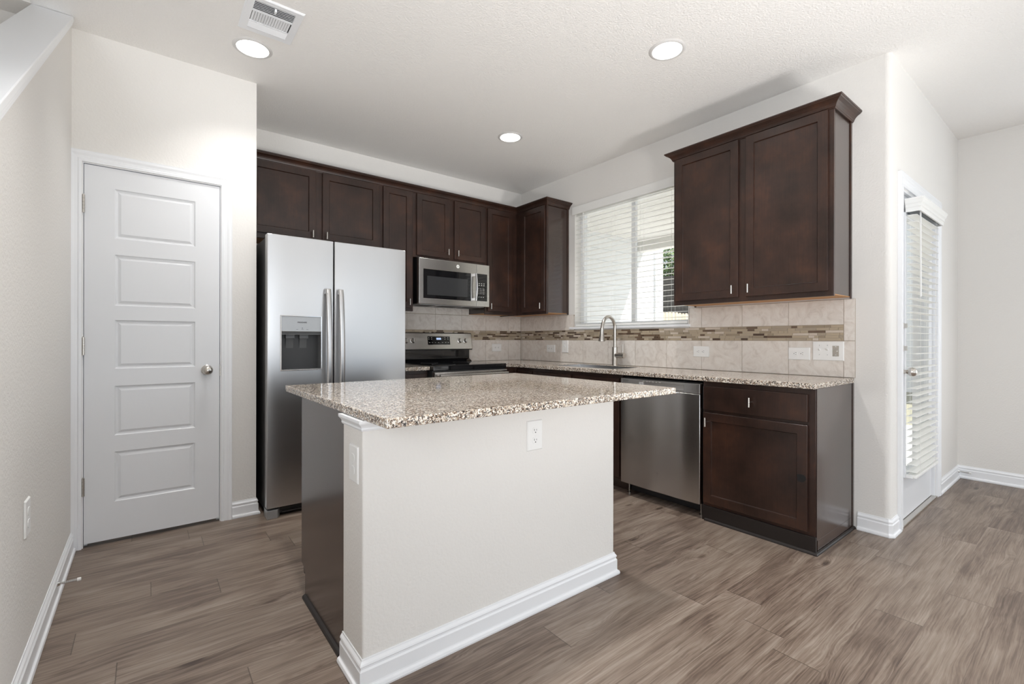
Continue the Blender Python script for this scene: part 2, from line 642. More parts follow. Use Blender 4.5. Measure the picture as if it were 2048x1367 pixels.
# knee wall beside the stairs with its sloping top
SL = 0.691
capz = lambda y: 2.822 + SL * (y + 0.861)
bm = B()
yb = -0.861 - 2.74 / SL
prism(bm, [(-0.70, 0), (-0.70, H), (-0.861, H - 0.02), (yb, 0.06), (yb, 0)], LX - 0.116, LX, axis=0)
struct(mk('wall_left', bm, 'wall_paint'), 'knee wall beside the stairs with a sloping top at the left', 'wall')
bm = B()
c = math.cos(math.atan(SL))
prism(bm, [(-0.861, H - 0.002), (yb, capz(yb)), (yb, capz(yb) - 0.03), (-0.861 + 0.03, H - 0.002 - 0.03 + 0.02)], -3.858, -3.704, axis=0)
d1 = 0.030
prism(bm, [(-0.835, H - 0.012), (yb, capz(yb) - d1), (yb, capz(yb) - d1 - 0.055), (-0.80, H - 0.015)], LX, LX + 0.011, axis=0)
prism(bm, [(-0.835, H - 0.012), (yb, capz(yb) - d1), (yb, capz(yb) - d1 - 0.03), (-0.82, H - 0.014)], LX, LX + 0.0155, axis=0)
struct(mk('trim_1', bm, 'trim_white', bevel=0.003), 'white sloping cap along the top of the stair knee wall', 'wall cap')
bm = B()
grid(bm, [REAR_Y, STAIR_FILL_OPENING[0], STAIR_FILL_OPENING[1], 0.1], [0, STAIR_FILL_OPENING[2], STAIR_FILL_OPENING[3], 5.2], [STAIR_FILL_OPENING], -5.1, -4.95, axes=(1, 2, 0))  # the gap is the made-up light opening
struct(mk('wall_stairwell', bm, 'wall_paint'), 'beige stairwell wall beyond the white sloping cap', 'wall')
bm = B()
box(bm, -4.95, -0.70, 0, LX - 0.116, -0.5, 5.2)
box(bm, -3.86, REAR_Y, H + 0.3, -3.7, -0.70, 5.2)
struct(mk('wall_stairwell_end', bm, 'wall_paint'), 'end wall of the stairwell behind the knee wall', 'wall')

# pantry wall with its door opening
DX0, DX1, DTOP = -3.672, -3.040, 2.105
bm = B()
grid(bm, [LX - 0.116, DX0 - 0.006, DX1 + 0.006, PX], [0, DTOP + 0.006, H], [(DX0 - 0.006, DX1 + 0.006, 0, DTOP + 0.006)], PY, PY + T, axes=(0, 2, 1))
box(bm, PX - T, PY + T, 0, PX, 0.0, H)
struct(mk('wall_pantry', bm, 'wall_paint'), 'pale beige pantry wall around the white panelled door', 'wall')
bm = B()
box(bm, LX - 0.116, 0.0, 0, 0.0, 0.14, H)
struct(mk('wall_back', bm, 'wall_paint'), 'back kitchen wall above the dark cabinets and range', 'wall')
mkp = B()
box(mkp, LX - 0.116, PY + T + 0.5, 0, PX - T, PY + T + 0.56, H)
struct(mk('wall_closet', mkp, 'wall_paint'), 'inside wall of the pantry behind the white door', 'wall')

# window wall
WY0, WY1, WZ0, WZ1 = -2.113, -0.862, 1.268, 2.455
bm = B()
grid(bm, [YW + 0.03, WY0, WY1, 0.14], [0, WZ0, WZ1, H], [(WY0, WY1, WZ0, WZ1)], 0.0, 0.14, axes=(1, 2, 0))
r = 0.028
pts = [(0.0, YW + 0.03)]
for k in range(0, 7):
    a = PI + k * PI / 12
    pts.append((r + r * math.cos(a), YW + r + r * math.sin(a)))
pts += [(0.14, YW), (0.14, YW + 0.03)]
prism(bm, pts, 0, H, axis=2)
struct(mk('wall_right', bm, 'wall_paint', smooth=True), 'window wall on the right ending in a rounded corner', 'wall')

# patio door wall
OX0, OX1, OTOP = 0.228, 1.142, 2.075
bm = B()
grid(bm, [0.14, OX0, OX1, FAR_X], [0, OTOP, H], [(OX0, OX1, 0, OTOP)], YW, YW + T, axes=(0, 2, 1))
struct(mk('wall_patio', bm, 'wall_paint'), 'bright wall beyond the rounded corner holding the glazed patio door', 'wall')
bm = B()
ys = [REAR_Y, DINING_WINDOW[0], DINING_WINDOW[1], YW + T]
grid(bm, ys, [0, DINING_WINDOW[2], DINING_WINDOW[3], H], [DINING_WINDOW], FAR_X, FAR_X + 0.13, axes=(1, 2, 0))
struct(mk('wall_far', bm, 'wall_paint'), 'plain beige wall at the far right of the picture', 'wall')
bm = B()
xs = [-5.1] + [v for w in REAR_WINDOWS for v in w[:2]] + [FAR_X + 0.2]
grid(bm, xs, [0, 0.20, 2.5, H], REAR_WINDOWS, REAR_Y - 0.13, REAR_Y, axes=(0, 2, 1))
box(bm, -5.1, REAR_Y - 0.13, H, -3.8, REAR_Y, 5.2)
struct(mk('wall_rear', bm, 'wall_paint'), 'living-room wall with two windows behind the camera', 'wall')

# baseboards
BH = 0.106
BB = [(0, 0), (0.021, 0), (0.0225, 0.008), (0.020, 0.017), (0.0135, 0.021), (0.0125, 0.026), (0.0125, 0.070),
      (0.0085, 0.076), (0.0085, 0.083), (0.0115, 0.086), (0.0095, 0.092), (0.004, 0.100), (0.003, BH), (0, BH)]


def baseboard(name, path, side, label):
    bm = B()
    sweep(bm, path, BB, side)
    return struct(mk(name, bm, 'trim_white', bevel=0.0008, seg=1), label, 'baseboard')


baseboard('baseboard_left', [(LX, yb), (LX, PY - 0.018)], 1, 'white moulded baseboard along the stair knee wall')
baseboard('baseboard_pantry', [(-2.972, PY), (PX, PY), (PX, -0.62)], 1, 'short white baseboard between pantry door and refrigerator')
baseboard('baseboard_right', [(0, -3.243), (0, YW + 0.010), (0.010, YW), (0.138, YW)], 1, 'white baseboard wrapping the rounded wall corner')
baseboard('baseboard_patio', [(1.232, YW), (FAR_X, YW), (FAR_X, REAR_Y)], 1, 'white baseboard turning the corner at the far right')

# ------------------------------------------------------------------ pantry door
def casing(bm, x0, x1, ztop, w, y, thick_sign=-1):
    """Moulded casing around an opening in a wall facing -y."""
    prof = [(0.0, 0.0), (0.0, 0.011), (0.012, 0.013), (0.018, 0.010), (0.030, 0.012), (0.042, 0.017), (0.052, 0.017), (0.058, 0.019), (w, 0.019), (w, 0.0)]
    P = [(x0, 0.0), (x0, ztop), (x1, ztop), (x1, 0.0)]
    out = [(-1, 0), (-1, 1), (1, 1), (1, 0)]
    rings = []
    for (px, pz), (ox, oz) in zip(P, out):
        rings.append([bm.verts.new((px + ox * o, y - t, pz + oz * o)) for o, t in prof])
    k = len(prof)
    for a, b in zip(rings, rings[1:]):
        for j in range(k):
            bm.faces.new((a[j], a[(j + 1) % k], b[(j + 1) % k], b[j]))
    bm.faces.new(rings[0])
    bm.faces.new(rings[-1][::-1])


d = thing('door_1', 'white five panel pantry door with a round nickel knob', 'door', (DX0, PY, 0), kind='structure')
O = Vector((DX0, PY, 0))


def rel(bm, o=None):
    bmesh.ops.translate(bm, vec=-(o or O), verts=bm.verts[:])
    return bm


bm = B()
casing(bm, DX0 - 0.008, DX1 + 0.008, DTOP + 0.008, 0.058, PY)
mk('door_casing', rel(bm), 'trim_white', d)
bm = B()   # jamb lining the opening
box(bm, DX0 - 0.006, PY + 0.001, 0, DX0 - 0.0025, PY + T, DTOP + 0.003)
box(bm, DX1 + 0.0025, PY + 0.001, 0, DX1 + 0.006, PY + T, DTOP + 0.003)
box(bm, DX0 - 0.006, PY + 0.001, DTOP + 0.0025, DX1 + 0.006, PY + T, DTOP + 0.006)
box(bm, DX0 - 0.003, PY + 0.042, 0, DX0 + 0.012, PY + 0.06, DTOP)
box(bm, DX1 - 0.012, PY + 0.042, 0, DX1 + 0.003, PY + 0.06, DTOP)
box(bm, DX0, PY + 0.042, DTOP - 0.012, DX1, PY + 0.06, DTOP)
mk('door_jamb', rel(bm), 'trim_white', d)
PANELS = [(1.711, 1.989), (1.333, 1.620), (0.977, 1.252), (0.602, 0.881), (0.229, 0.510)]
bm = B()
px0, px1 = -3.544, -3.167
yf = PY + 0.003
zs = [0.021] + sorted(v for p in PANELS for v in p) + [DTOP - 0.002]
grid(bm, [DX0, px0, px1, DX1], zs, [(px0, px1, a, b) for a, b in PANELS], yf, yf + 0.035, axes=(0, 2, 1))
for a, b in PANELS:    # sunk moulding and raised field of each panel
    steps = [(0.0, 0.0), (0.006, 0.007), (0.014, 0.009), (0.020, 0.0065), (0.028, 0.0025), (0.034, 0.0025)]
    rings = []
    for o_, dp in steps:
        rings.append([bm.verts.new(c) for c in ((px0 + o_, yf + dp, a + o_), (px1 - o_, yf + dp, a + o_), (px1 - o_, yf + dp, b - o_), (px0 + o_, yf + dp, b - o_))])
    for r1, r2 in zip(rings, rings[1:]):
        for i in range(4):
            bm.faces.new((r1[i], r1[(i + 1) % 4], r2[(i + 1) % 4], r2[i]))
    bm.faces.new(rings[-1])
slab = mk('door_slab', rel(bm), 'door_white', d)
bm = B()
lathe(bm, [(0.0, 0), (0.031, 0.0), (0.031, 0.004), (0.026, 0.009), (0.012, 0.012), (0.010, 0.024), (0.016, 0.030), (0.026, 0.038), (0.0285, 0.048), (0.026, 0.058), (0.016, 0.066), (0.0, 0.068)], (-3.106, yf, 0.954), (0, -1, 0), 28)
mk('door_knob', rel(bm), 'nickel', slab, smooth=True)
for z in (1.884, 1.106, 0.336):
    bm = B()
    for k in range(5):
        lathe(bm, [(0.0, 0), (0.0065, 0), (0.0065, 0.0185), (0.0, 0.0185)], (DX0 - 0.002, PY - 0.005, z - 0.049 + k * 0.0195), (0, 0, 1), 12)
    lathe(bm, [(0, 0), (0.004, 0), (0.0035, 0.004), (0, 0.005)], (DX0 - 0.002, PY - 0.005, z + 0.048), (0, 0, 1), 12)
    mk('hinge', rel(bm), 'nickel', d, smooth=True)
mkb = B()
box(mkb, DX1 + 0.001, PY - 0.004, 0.915, DX1 + 0.005, PY + 0.02, 0.985)
mk('strike_plate', rel(mkb), 'nickel', d, bevel=0.001)

# ------------------------------------------------------------------ island
IX0, IX1, IY0, IY1 = -2.853, -1.382, -2.890, -1.635
WIX0, WIX1, WIY0, WIY1 = -2.848, -1.597, -2.687, -2.497
bm = B()
box(bm, WIX0, WIY0, 0, WIX1, WIY1, 0.883)
struct(mk('wall_island', bm, 'wall_paint', bevel=0.006, seg=3), 'short painted wall under the island worktop facing the camera', 'half wall')
baseboard('baseboard_island', [(WIX0, WIY1), (WIX0, WIY0), (WIX1, WIY0), (WIX1, WIY1)], 1, 'white baseboard around the painted island wall').location.z = 0
bm = B()
sweep(bm, [(WIX0, WIY1), (WIX0, WIY0), (WIX1, WIY0), (WIX1, WIY1)],
      [(0, 0.846), (0.004, 0.846), (0.007, 0.852), (0.006, 0.857), (0.009, 0.863), (0.016, 0.870), (0.018, 0.874), (0.018, 0.8825), (0, 0.8825)], 1)
struct(mk('trim_2', bm, 'trim_white'), 'white moulding between the island wall and its granite top', 'moulding')

bm = B()
box(bm, IX0, IY0, 0.884, IX1, IY1, 0.914)
tag(mk('island_countertop', bm, 'granite', bevel=0.004, seg=3), 'speckled granite slab on top of the kitchen island', 'countertop')


# ------------------------------------------------------------------ cabinets
def shaker(bm, x0, x1, z0, z1, yb_, th=0.019, st=0.052, rec=0.009):
    """Framed flat-panel door, front towards -y."""
    yf_ = yb_ - th
    a0, a1, c0, c1 = x0 + st, x1 - st, z0 + st, z1 - st
    grid(bm, [x0, a0, a1, x1], [z0, c0, c1, z1], [(a0, a1, c0, c1)], yf_, yb_, axes=(0, 2, 1))
    e = 0.0025
    o1 = [bm.verts.new(c) for c in ((a0, yf_, c0), (a1, yf_, c0), (a1, yf_, c1), (a0, yf_, c1))]
    o2 = [bm.verts.new(c) for c in ((a0 + e, yf_ + rec, c0 + e), (a1 - e, yf_ + rec, c0 + e), (a1 - e, yf_ + rec, c1 - e), (a0 + e, yf_ + rec, c1 - e))]
    for i in range(4):
        bm.faces.new((o1[i], o1[(i + 1) % 4], o2[(i + 1) % 4], o2[i]))
    bm.faces.new(o2)


def pull(parent, x, z, y, horizontal=False):
    """T-bar pull: a short bar on one post."""
    bm = B()
    tube(bm, [(x, y, z), (x, y - 0.026, z)], 0.0035, 10)
    if horizontal:
        tube(bm, [(x - 0.028, y - 0.030, z), (x + 0.028, y - 0.030, z)], 0.0055, 12)
    else:
        tube(bm, [(x, y - 0.030, z - 0.028), (x, y - 0.030, z + 0.028)], 0.0055, 12)
    return mk('handle', bm, 'nickel', parent, smooth=True)


def upper(name, label, loc, rz, w, z0, z1, depth, doors, left_side=False, right_side=False, group=None):
    t = thing(name, label, 'cabinet', (loc[0], loc[1], z0), rz, group)
    bm = B()
    fs = box(bm, 0, -depth + 0.019, 0.012, w, 0, z1 - z0)
    fs = box(bm, 0.0, -depth + 0.019, 0.008, w, 0, 0.012, 1)
    mk('carcass', bm, ['wood_panel', 'raw_wood'], t)
    bm = B()   # face frame with an opening behind every door
    xs = sorted({0.0, w} | {v for q in doors for v in (q[0] + 0.012, q[1] - 0.012)})
    grid(bm, xs, [0, 0.04, z1 - z0 - 0.03, z1 - z0], [(q[0] + 0.012, q[1] - 0.012, 0.04, z1 - z0 - 0.03) for q in doors], -depth, -depth + 0.019, axes=(0, 2, 1))
    mk('face_frame', bm, 'wood', t, bevel=0.001, seg=1)
    for q in doors:
        bm = B()
        shaker(bm, q[0], q[1], q[2] - z0, q[3] - z0, -depth)
        dr = mk('door', bm, 'wood', t, bevel=0.0012, seg=1)
        pull(dr, q[4], q[5] - z0, -depth - 0.019)
    for flag, xx, sg in ((left_side, 0.0, -1), (right_side, w, 1)):
        if flag:
            bm = B()
            box(bm, xx, -0.022, 0, xx + sg * 0.006, 0, z1 - z0)
            mk('scribe_strip', bm, 'wood', t, bevel=0.001, seg=1)
            bm = B()
            box(bm, xx, -depth, 0, xx + sg * 0.004, -depth + 0.02, z1 - z0)
            mk('frame_edge', bm, 'wood', t, bevel=0.001, seg=1)
    return t


ZU, ZT = 1.400, 2.483
UD = 0.302
R90 = -PI / 2
upper('upper_cabinet', 'dark two door wall cabinet above the refrigerator', (-2.833, 0, 0), 0, 1.021, 1.900, ZT, UD,
      [(0.020, 0.484, 1.938, 2.471, 0.457, 1.969), (0.535, 0.999, 1.938, 2.471, 0.562, 1.969)])
upper('upper_cabinet', 'narrow dark one door wall cabinet between refrigerator and microwave', (-1.812, 0, 0), 0, 0.307, ZU, ZT, UD,
      [(0.020, 0.288, 1.430, 2.471, 0.257, 1.480)])
upper('upper_cabinet', 'short dark two door wall cabinet directly above the microwave', (-1.505, 0, 0), 0, 0.795, 1.893, ZT, UD,
      [(0.031, 0.371, 1.913, 2.471, 0.346, 1.968), (0.425, 0.779, 1.913, 2.471, 0.453, 1.968)])
upper('upper_cabinet', 'tall dark one door wall cabinet right of the microwave in the corner', (-0.710, 0, 0), 0, 0.406, ZU, ZT, UD,
      [(0.020, 0.338, 1.432, 2.471, 0.044, 1.482)])
upper('upper_cabinet', 'dark one door wall cabinet left of the kitchen window', (0, -0.0, 0), R90, 0.770, ZU, ZT, UD,
      [(0.397, 0.757, 1.427, 2.471, 0.722, 1.480)], right_side=True)
big = upper('upper_cabinet', 'large dark two door wall cabinet right of the kitchen window', (0, -2.1845, 0), R90, 1.0217, ZU, ZT, UD,
            [(0.020, 0.482, 1.430, 2.471, 0.4535, 1.479), (0.533, 1.000, 1.430, 2.471, 0.5595, 1.479)], left_side=True, right_side=True)
CROWN = [(0, 2.4725), (0.005, 2.4725), (0.007, 2.477), (0.010, 2.480), (0.012, 2.487), (0.017, 2.496), (0.026, 2.506),
         (0.037, 2.513), (0.043, 2.516), (0.046, 2.521), (0.050, 2.523), (0.051, 2.531), (0, 2.531)]
bm = B()
sweep(bm, [(-2.833, -UD - 0.0006), (-UD - 0.0006, -UD - 0.0006), (-UD - 0.0006, -0.7768), (-0.0005, -0.7768)], CROWN, 1)
tag(mk('crown_moulding', bm, 'wood'), 'dark crown moulding along the top of the corner wall cabinets', 'moulding')
bm = B()
sweep(bm, [(0, -2.1785), (-UD, -2.1785), (-UD, -3.2122), (0, -3.2122)], CROWN, 1)
cr = mk('crown_moulding', bm, 'wood')
cr.parent = big
cr.matrix_parent_inverse = Matrix.Identity(4)
# bring the world-built crown into the cabinet's own frame
bpy.context.view_layer.update()
cr.data.transform((Matrix.Translation((0, -2.1845, ZU)) @ Matrix.Rotation(R90, 4, 'Z')).inverted())


def base(name, label, loc, rz, w, depth, doors=(), drawers=(), ztop=0.883, kick=True, left=False, right=False, skirt=False, hollow=False):
    t = thing(name, label, 'cabinet', loc, rz)
    bm = B()
    f = depth - 0.019
    if hollow:
        for a, b in ((0, 0.016), (w - 0.016, w)):
            box(bm, a, -f, 0.10, b, -0.001, ztop)
        box(bm, 0.016, -0.012, 0.10, w - 0.016, -0.001, ztop)
        box(bm, 0.016, -f, 0.10, w - 0.016, -0.012, 0.116)
        box(bm, 0, -(depth - 0.075), 0.0, w, -(depth - 0.09), 0.10)
    elif skirt:
        box(bm, 0, -f, 0, w, 0, ztop)
    else:
        prism(bm, [(0, 0.0), (-(depth - 0.075), 0.0), (-(depth - 0.075), 0.10), (-f, 0.10), (-f, ztop), (0, ztop)], 0, w, axis=0)
    mk('carcass', bm, 'wood_panel', t)
    bm = B()
    allp = list(doors) + list(drawers)
    zlow = 0.09
    xs = sorted({0.0, w} | {v for q in allp for v in (q[0] + 0.012, q[1] - 0.012)})
    zs = sorted({zlow, ztop} | {v for q in allp for v in (q[2] + 0.012, q[3] - 0.012)})
    grid(bm, xs, zs, [(q[0] + 0.012, q[1] - 0.012, q[2] + 0.012, q[3] - 0.012) for q in allp], -depth, -f, axes=(0, 2, 1))
    mk('face_frame', bm, 'wood', t, bevel=0.001, seg=1)
    for q in doors:
        bm = B()
        shaker(bm, q[0], q[1], q[2], q[3], -depth)
        dr = mk('door', bm, 'wood', t, bevel=0.0012, seg=1)
        pull(dr, q[4], q[5], -depth - 0.019)
    for q in drawers:
        bm = B()
        box(bm, q[0], -depth - 0.019, q[2], q[1], -depth, q[3])
        dr = mk('drawer', bm, 'wood', t, bevel=0.003)
        pull(dr, q[4], q[5], -depth - 0.019)
    return t


FD = 0.581      # face frame of the base run
endc = base('base_cabinet', 'dark end base cabinet with one drawer over one door', (0, -2.576, 0), R90, 0.640, FD,
            doors=[(0.007, 0.605, 0.112, 0.684, 0.035, 0.627)], drawers=[(0.007, 0.605, 0.702, 0.852, 0.308, 0.780)], skirt=True)
bm = B()
box(bm, 0.0, -0.598, 0, 0.646, -FD, 0.092)
mk('kick_skirt', bm, 'shoe_dark', endc, bevel=0.001)
bm = B()
box(bm, 0.640, -0.575, 0.07, 0.644, -0.02, 0.883)
box(bm, 0.640, -0.022, 0.0, 0.648, 0, 0.883)
box(bm, 0.640, -0.563, 0.0, 0.644, -0.02, 0.07)
mk('end_panel', bm, 'wood_panel', endc, bevel=0.001)
bm = B()
sweep(bm, [(0.02, -0.598), (0.646, -0.598), (0.646, 0)], [(0, 0), (0.012, 0), (0.011, 0.006), (0.008, 0.011), (0, 0.014)], 1)
mk('shoe_moulding', bm, 'shoe_dark', endc)
bm = B()
pts = [(0.575 + 0.022 * math.cos(a) * (1 + 0.18 * math.sin(3 * a + 1)), 0.395 + 0.026 * math.sin(a) * (1 + 0.2 * math.cos(2 * a))) for a in [k * 2 * PI / 22 for k in range(22)]]
prism(bm, pts, -FD - 0.0196, -FD - 0.0186, axis=1)
mk('dark_stain', bm, 'stain_black', endc)
base('base_cabinet', 'dark sink base cabinet left of the dishwasher', (0, -0.900, 0), R90, 1.028, FD, hollow=True,
     doors=[(0.022, 0.495, 0.112, 0.684, 0.465, 0.627), (0.530, 1.008, 0.112, 0.684, 0.560, 0.627)],
     drawers=[(0.022, 0.495, 0.702, 0.852, 0.26, 0.778), (0.530, 1.008, 0.702, 0.852, 0.77, 0.778)])
base('base_cabinet', 'dark drawer base cabinet beside the inside corner', (0, -0.662, 0), R90, 0.237, FD, hollow=True,
     doors=[(0.02, 0.225, 0.112, 0.684, 0.05, 0.627)], drawers=[(0.02, 0.225, 0.702, 0.852, 0.12, 0.778)])
t = thing('base_cabinet', 'dark corner filler cabinet right of the range', 'cabinet', (-0.7, 0, 0))
bm = B()
box(bm, 0, -0.60, 0.10, 0.7, -0.01, 0.883)
box(bm, 0, -0.53, 0.0, 0.7, -0.01, 0.10)
mk('carcass', bm, 'wood_panel', t)
bm = B()
box(bm, 0, -0.619, 0.10, 0.10, -0.60, 0.883)
box(bm, 0.10, -0.66, 0.10, 0.119, -0.60, 0.883)
mk('face_frame', bm, 'wood', t, bevel=0.001)
base('base_cabinet', 'narrow dark base cabinet between refrigerator and range', (-1.815, 0, 0), 0, 0.310, FD,
     doors=[(0.012, 0.298, 0.112, 0.684, 0.27, 0.627)], drawers=[(0.012, 0.298, 0.702, 0.852, 0.155, 0.778)])

# island cabinet, fronts towards the range
isl = base('island_cabinet', 'dark cabinet under the island slab behind the painted island wall', (-1.600, WIY1, 0), PI, 1.240, 0.565,
           doors=[(0.02, 0.415, 0.112, 0.684, 0.385, 0.627), (0.425, 0.82, 0.112, 0.684, 0.455, 0.627), (0.83, 1.222, 0.112, 0.684, 0.86, 0.627)],
           drawers=[(0.02, 0.415, 0.702, 0.852, 0.21, 0.778), (0.425, 0.82, 0.702, 0.852, 0.62, 0.778), (0.83, 1.222, 0.702, 0.852, 1.03, 0.778)])
bm = B()
prism(bm, [(-0.001, 0), (-0.515, 0), (-0.515, 0.105), (-0.525, 0.125), (-0.575, 0.135), (-0.575, 0.883), (-0.001, 0.883)], 1.240, 1.246, axis=0)
mk('end_panel', bm, 'wood_panel', isl, bevel=0.001)
bm = B()
sweep(bm, [(1.246, -0.515), (1.246, -0.024)], [(0, 0), (0.013, 0), (0.012, 0.007), (0.008, 0.012), (0, 0.016)], 1)
mk('shoe_moulding', bm, 'shoe_dark', isl)

# ------------------------------------------------------------------ countertops
SK = (-0.500, -0.115, -1.765, -1.045)    # sink opening x0,x1,y0,y1
bm = B()
grid(bm, [-0.6248, SK[0], SK[1], 0.0], [-3.2246, SK[2], SK[3], -0.6248, 0.0], [SK], 0.884, 0.914)
box(bm, -0.712, -0.6248, 0.884, -0.6248, -0.001, 0.914)
bmesh.ops.remove_doubles(bm, verts=bm.verts[:], dist=0.0002)
tag(mk('countertop', bm, 'granite', bevel=0.0035, seg=2), 'long granite worktop along the window wall holding the sink', 'countertop')
bm = B()
box(bm, -1.832, -0.6248, 0.884, -1.503, -0.001, 0.914)
tag(mk('countertop', bm, 'granite', bevel=0.0035, seg=2), 'short granite worktop strip between refrigerator and range', 'countertop')

sk = thing('kitchen_sink', 'stainless single bowl undermount sink below the window', 'sink', (-0.31, -1.35, 0.884))


def bowl(y0, y1):
    bm = B()
    t_ = 0.003
    x0, x1, z0 = SK[0] + t_ + 0.001, SK[1] - t_ - 0.001, 0.70
    grid(bm, [x0 - t_, x0, x1, x1 + t_], [y0 - t_, y0, y1, y1 + t_], [(x0, x1, y0, y1)], z0, 0.911)
    box(bm, x0 - t_, y0 - t_, z0 - t_, x1 + t_, y1 + t_, z0)
    bw = mk('bowl', rel(bm, Vector((-0.31, -1.35, 0.884))), 'stainless', sk, bevel=0.001)
    bm = B()
    lathe(bm, [(0.0, 0), (0.042, 0), (0.045, 0.003), (0.03, 0.002), (0.0, 0.001)], ((x0 + x1) / 2, (y0 + y1) / 2, z0 + 0.0005), (0, 0, 1), 24)
    mk('drain', rel(bm, Vector((-0.31, -1.35, 0.884))), 'chrome', bw, smooth=True)


bowl(SK[2] + 0.004, SK[3] - 0.004)

# faucet
fa = thing('faucet', 'brushed nickel gooseneck faucet behind the sink', 'faucet', (-0.068, -1.43, 0.914))
bm = B()
lathe(bm, [(0, 0), (0.029, 0), (0.029, 0.003), (0.0265, 0.006), (0.026, 0.165), (0.022, 0.168), (0, 0.168)], (0, 0, 0), (0, 0, 1), 28)
mk('body', bm, 'nickel', fa, smooth=True)
arc = [(0, 0, 0.16), (0, 0, 0.33)]
RA = 0.085
for k in range(1, 15):
    a = k * PI / 15
    arc.append((-RA + RA * math.cos(a), 0, 0.33 + RA * 1.25 * math.sin(a)))
arc += [(-2 * RA - 0.002, 0, 0.33), (-2 * RA - 0.004, 0, 0.30)]
bm = B()
tube(bm, arc, 0.0145, 18)
mk('spout', bm, 'nickel', fa, smooth=True)
bm = B()
lathe(bm, [(0, 0), (0.0165, 0), (0.0175, 0.02), (0.019, 0.05), (0.024, 0.085), (0.031, 0.110), (0.031, 0.116), (0.026, 0.119), (0, 0.119)], (-2 * RA - 0.004, 0, 0.335), (-0.03, 0, -1), 24)
mk('spray_head', bm, 'nickel', fa, smooth=True)
bm = B()
tube(bm, [(0, -0.015, 0.092), (0, -0.108, 0.092)], 0.0245, 24)
hb = mk('valve_hub', bm, 'nickel', fa, smooth=True)
bm = B()
tube(bm, [(0, -0.088, 0.112), (0, -0.090, 0.189)], [0.006, 0.005], 12)
mk('lever', bm, 'nickel', hb, smooth=True)

# ------------------------------------------------------------------ backsplash
def tiles(bm, js, z0, z1, th=0.008, g=0.0016):
    for a, b in zip(js, js[1:]):
        box(bm, a + g, -th, z0 + g, b - g, -0.001, z1 - g)


def mosaic(bm, a, b, z0, z1, seed):
    rnd = random.Random(seed)
    n = 6
    h = (z1 - z0) / n
    for k in range(n):
        x = a - rnd.random() * 0.05
        while x < b:
            w = rnd.choice((0.024, 0.036, 0.048, 0.075, 0.098, 0.122))
            x0, x1 = max(a, x), min(b, x + w)
            if x1 - x0 > 0.006:
                box(bm, x0 + 0.001, -0.0085, z0 + k * h + 0.001, x1 - 0.001, -0.001, z0 + (k + 1) * h - 0.001)
            x += w


bs = thing('backsplash', 'travertine tile backsplash behind the range on the back wall', 'backsplash', (-1.84, 0, 0.915))
off = Vector((-1.84, 0, 0.915))
JB = [-1.84, -1.733, -1.424, -1.115, -0.806, -0.497, -0.188, -0.009]
bm = B()
tiles(bm, JB, 0.915, 1.141)
tiles(bm, JB, 1.241, 1.398)
tiles(bm, [-1.503, -1.424, -1.115, -0.806, -0.713], 1.4, 1.60)
mk('tile_field', rel(bm, off), 'tile', bs, bevel=0.0008, seg=1)
bm = B()
box(bm, -1.84, -0.0055, 0.915, 0, -0.0004, 1.398)
box(bm, -1.503, -0.0055, 1.398, -0.713, -0.0004, 1.60)
mk('grout', rel(bm, off), 'grout', bs)
bm = B()
mosaic(bm, -1.84, -0.009, 1.1425, 1.2395, 3)
mk('mosaic_band', rel(bm, off), 'mosaic', bs)

bs = thing('backsplash', 'travertine tile backsplash below the window on the right wall', 'backsplash', (0, 0, 0.915), R90)
off = Vector((0, 0, 0.915))
JR = [0.009, 0.0385, 0.353, 0.662, 0.981, 1.299, 1.607, 1.922, 2.232, 2.545, 2.856, 3.171, 3.2305]
bm = B()
tiles(bm, JR, 0.915, 1.141)
tiles(bm, [0.009, 0.0385, 0.353, 0.662, 0.852], 1.241, 1.398)
tiles(bm, [2.128, 2.232, 2.545, 2.856, 3.171], 1.241, 1.398)
box(bm, 3.1726, -0.008, 1.1426, 3.2289, -0.001, 1.397)
box(bm, 0.8548, -0.008, 1.2425, 0.860, -0.001, 1.383)
mk('tile_field', rel(bm, off), 'tile', bs, bevel=0.0008, seg=1)
bm = B()
box(bm, 0.0, -0.0055, 0.915, 3.2305, -0.0004, 1.2405)
box(bm, 0.0, -0.0055, 1.2405, 0.860, -0.0004, 1.398)
box(bm, 2.126, -0.0055, 1.2405, 3.2305, -0.0004, 1.398)
mk('grout', rel(bm, off), 'grout', bs)
bm = B()
mosaic(bm, 0.009, 3.1705, 1.1425, 1.2395, 5)
mk('mosaic_band', rel(bm, off), 'mosaic', bs)

# ------------------------------------------------------------------ refrigerator
FX0, FX1, FM, FH = -2.802, -1.857, -2.388, 1.818
fr = thing('refrigerator', 'stainless side by side refrigerator with dispenser in the left door', 'refrigerator', (FX0, -0.06, 0))
FO = Vector((FX0, -0.06, 0))
bm = B()
box(bm, FX0 + 0.006, -0.825, 0.035, FX1 - 0.006, -0.06, FH - 0.014)
mk('cabinet_body', rel(bm, FO), 'dark_grey', fr, bevel=0.004)
for x in (FX0 + 0.045, FX1 - 0.045):
    bm = B()
    box(bm, x - 0.03, -0.834, FH - 0.014, x + 0.03, -0.76, FH + 0.004)
    mk('hinge_cover', rel(bm, FO), 'dark_grey', fr, bevel=0.004)


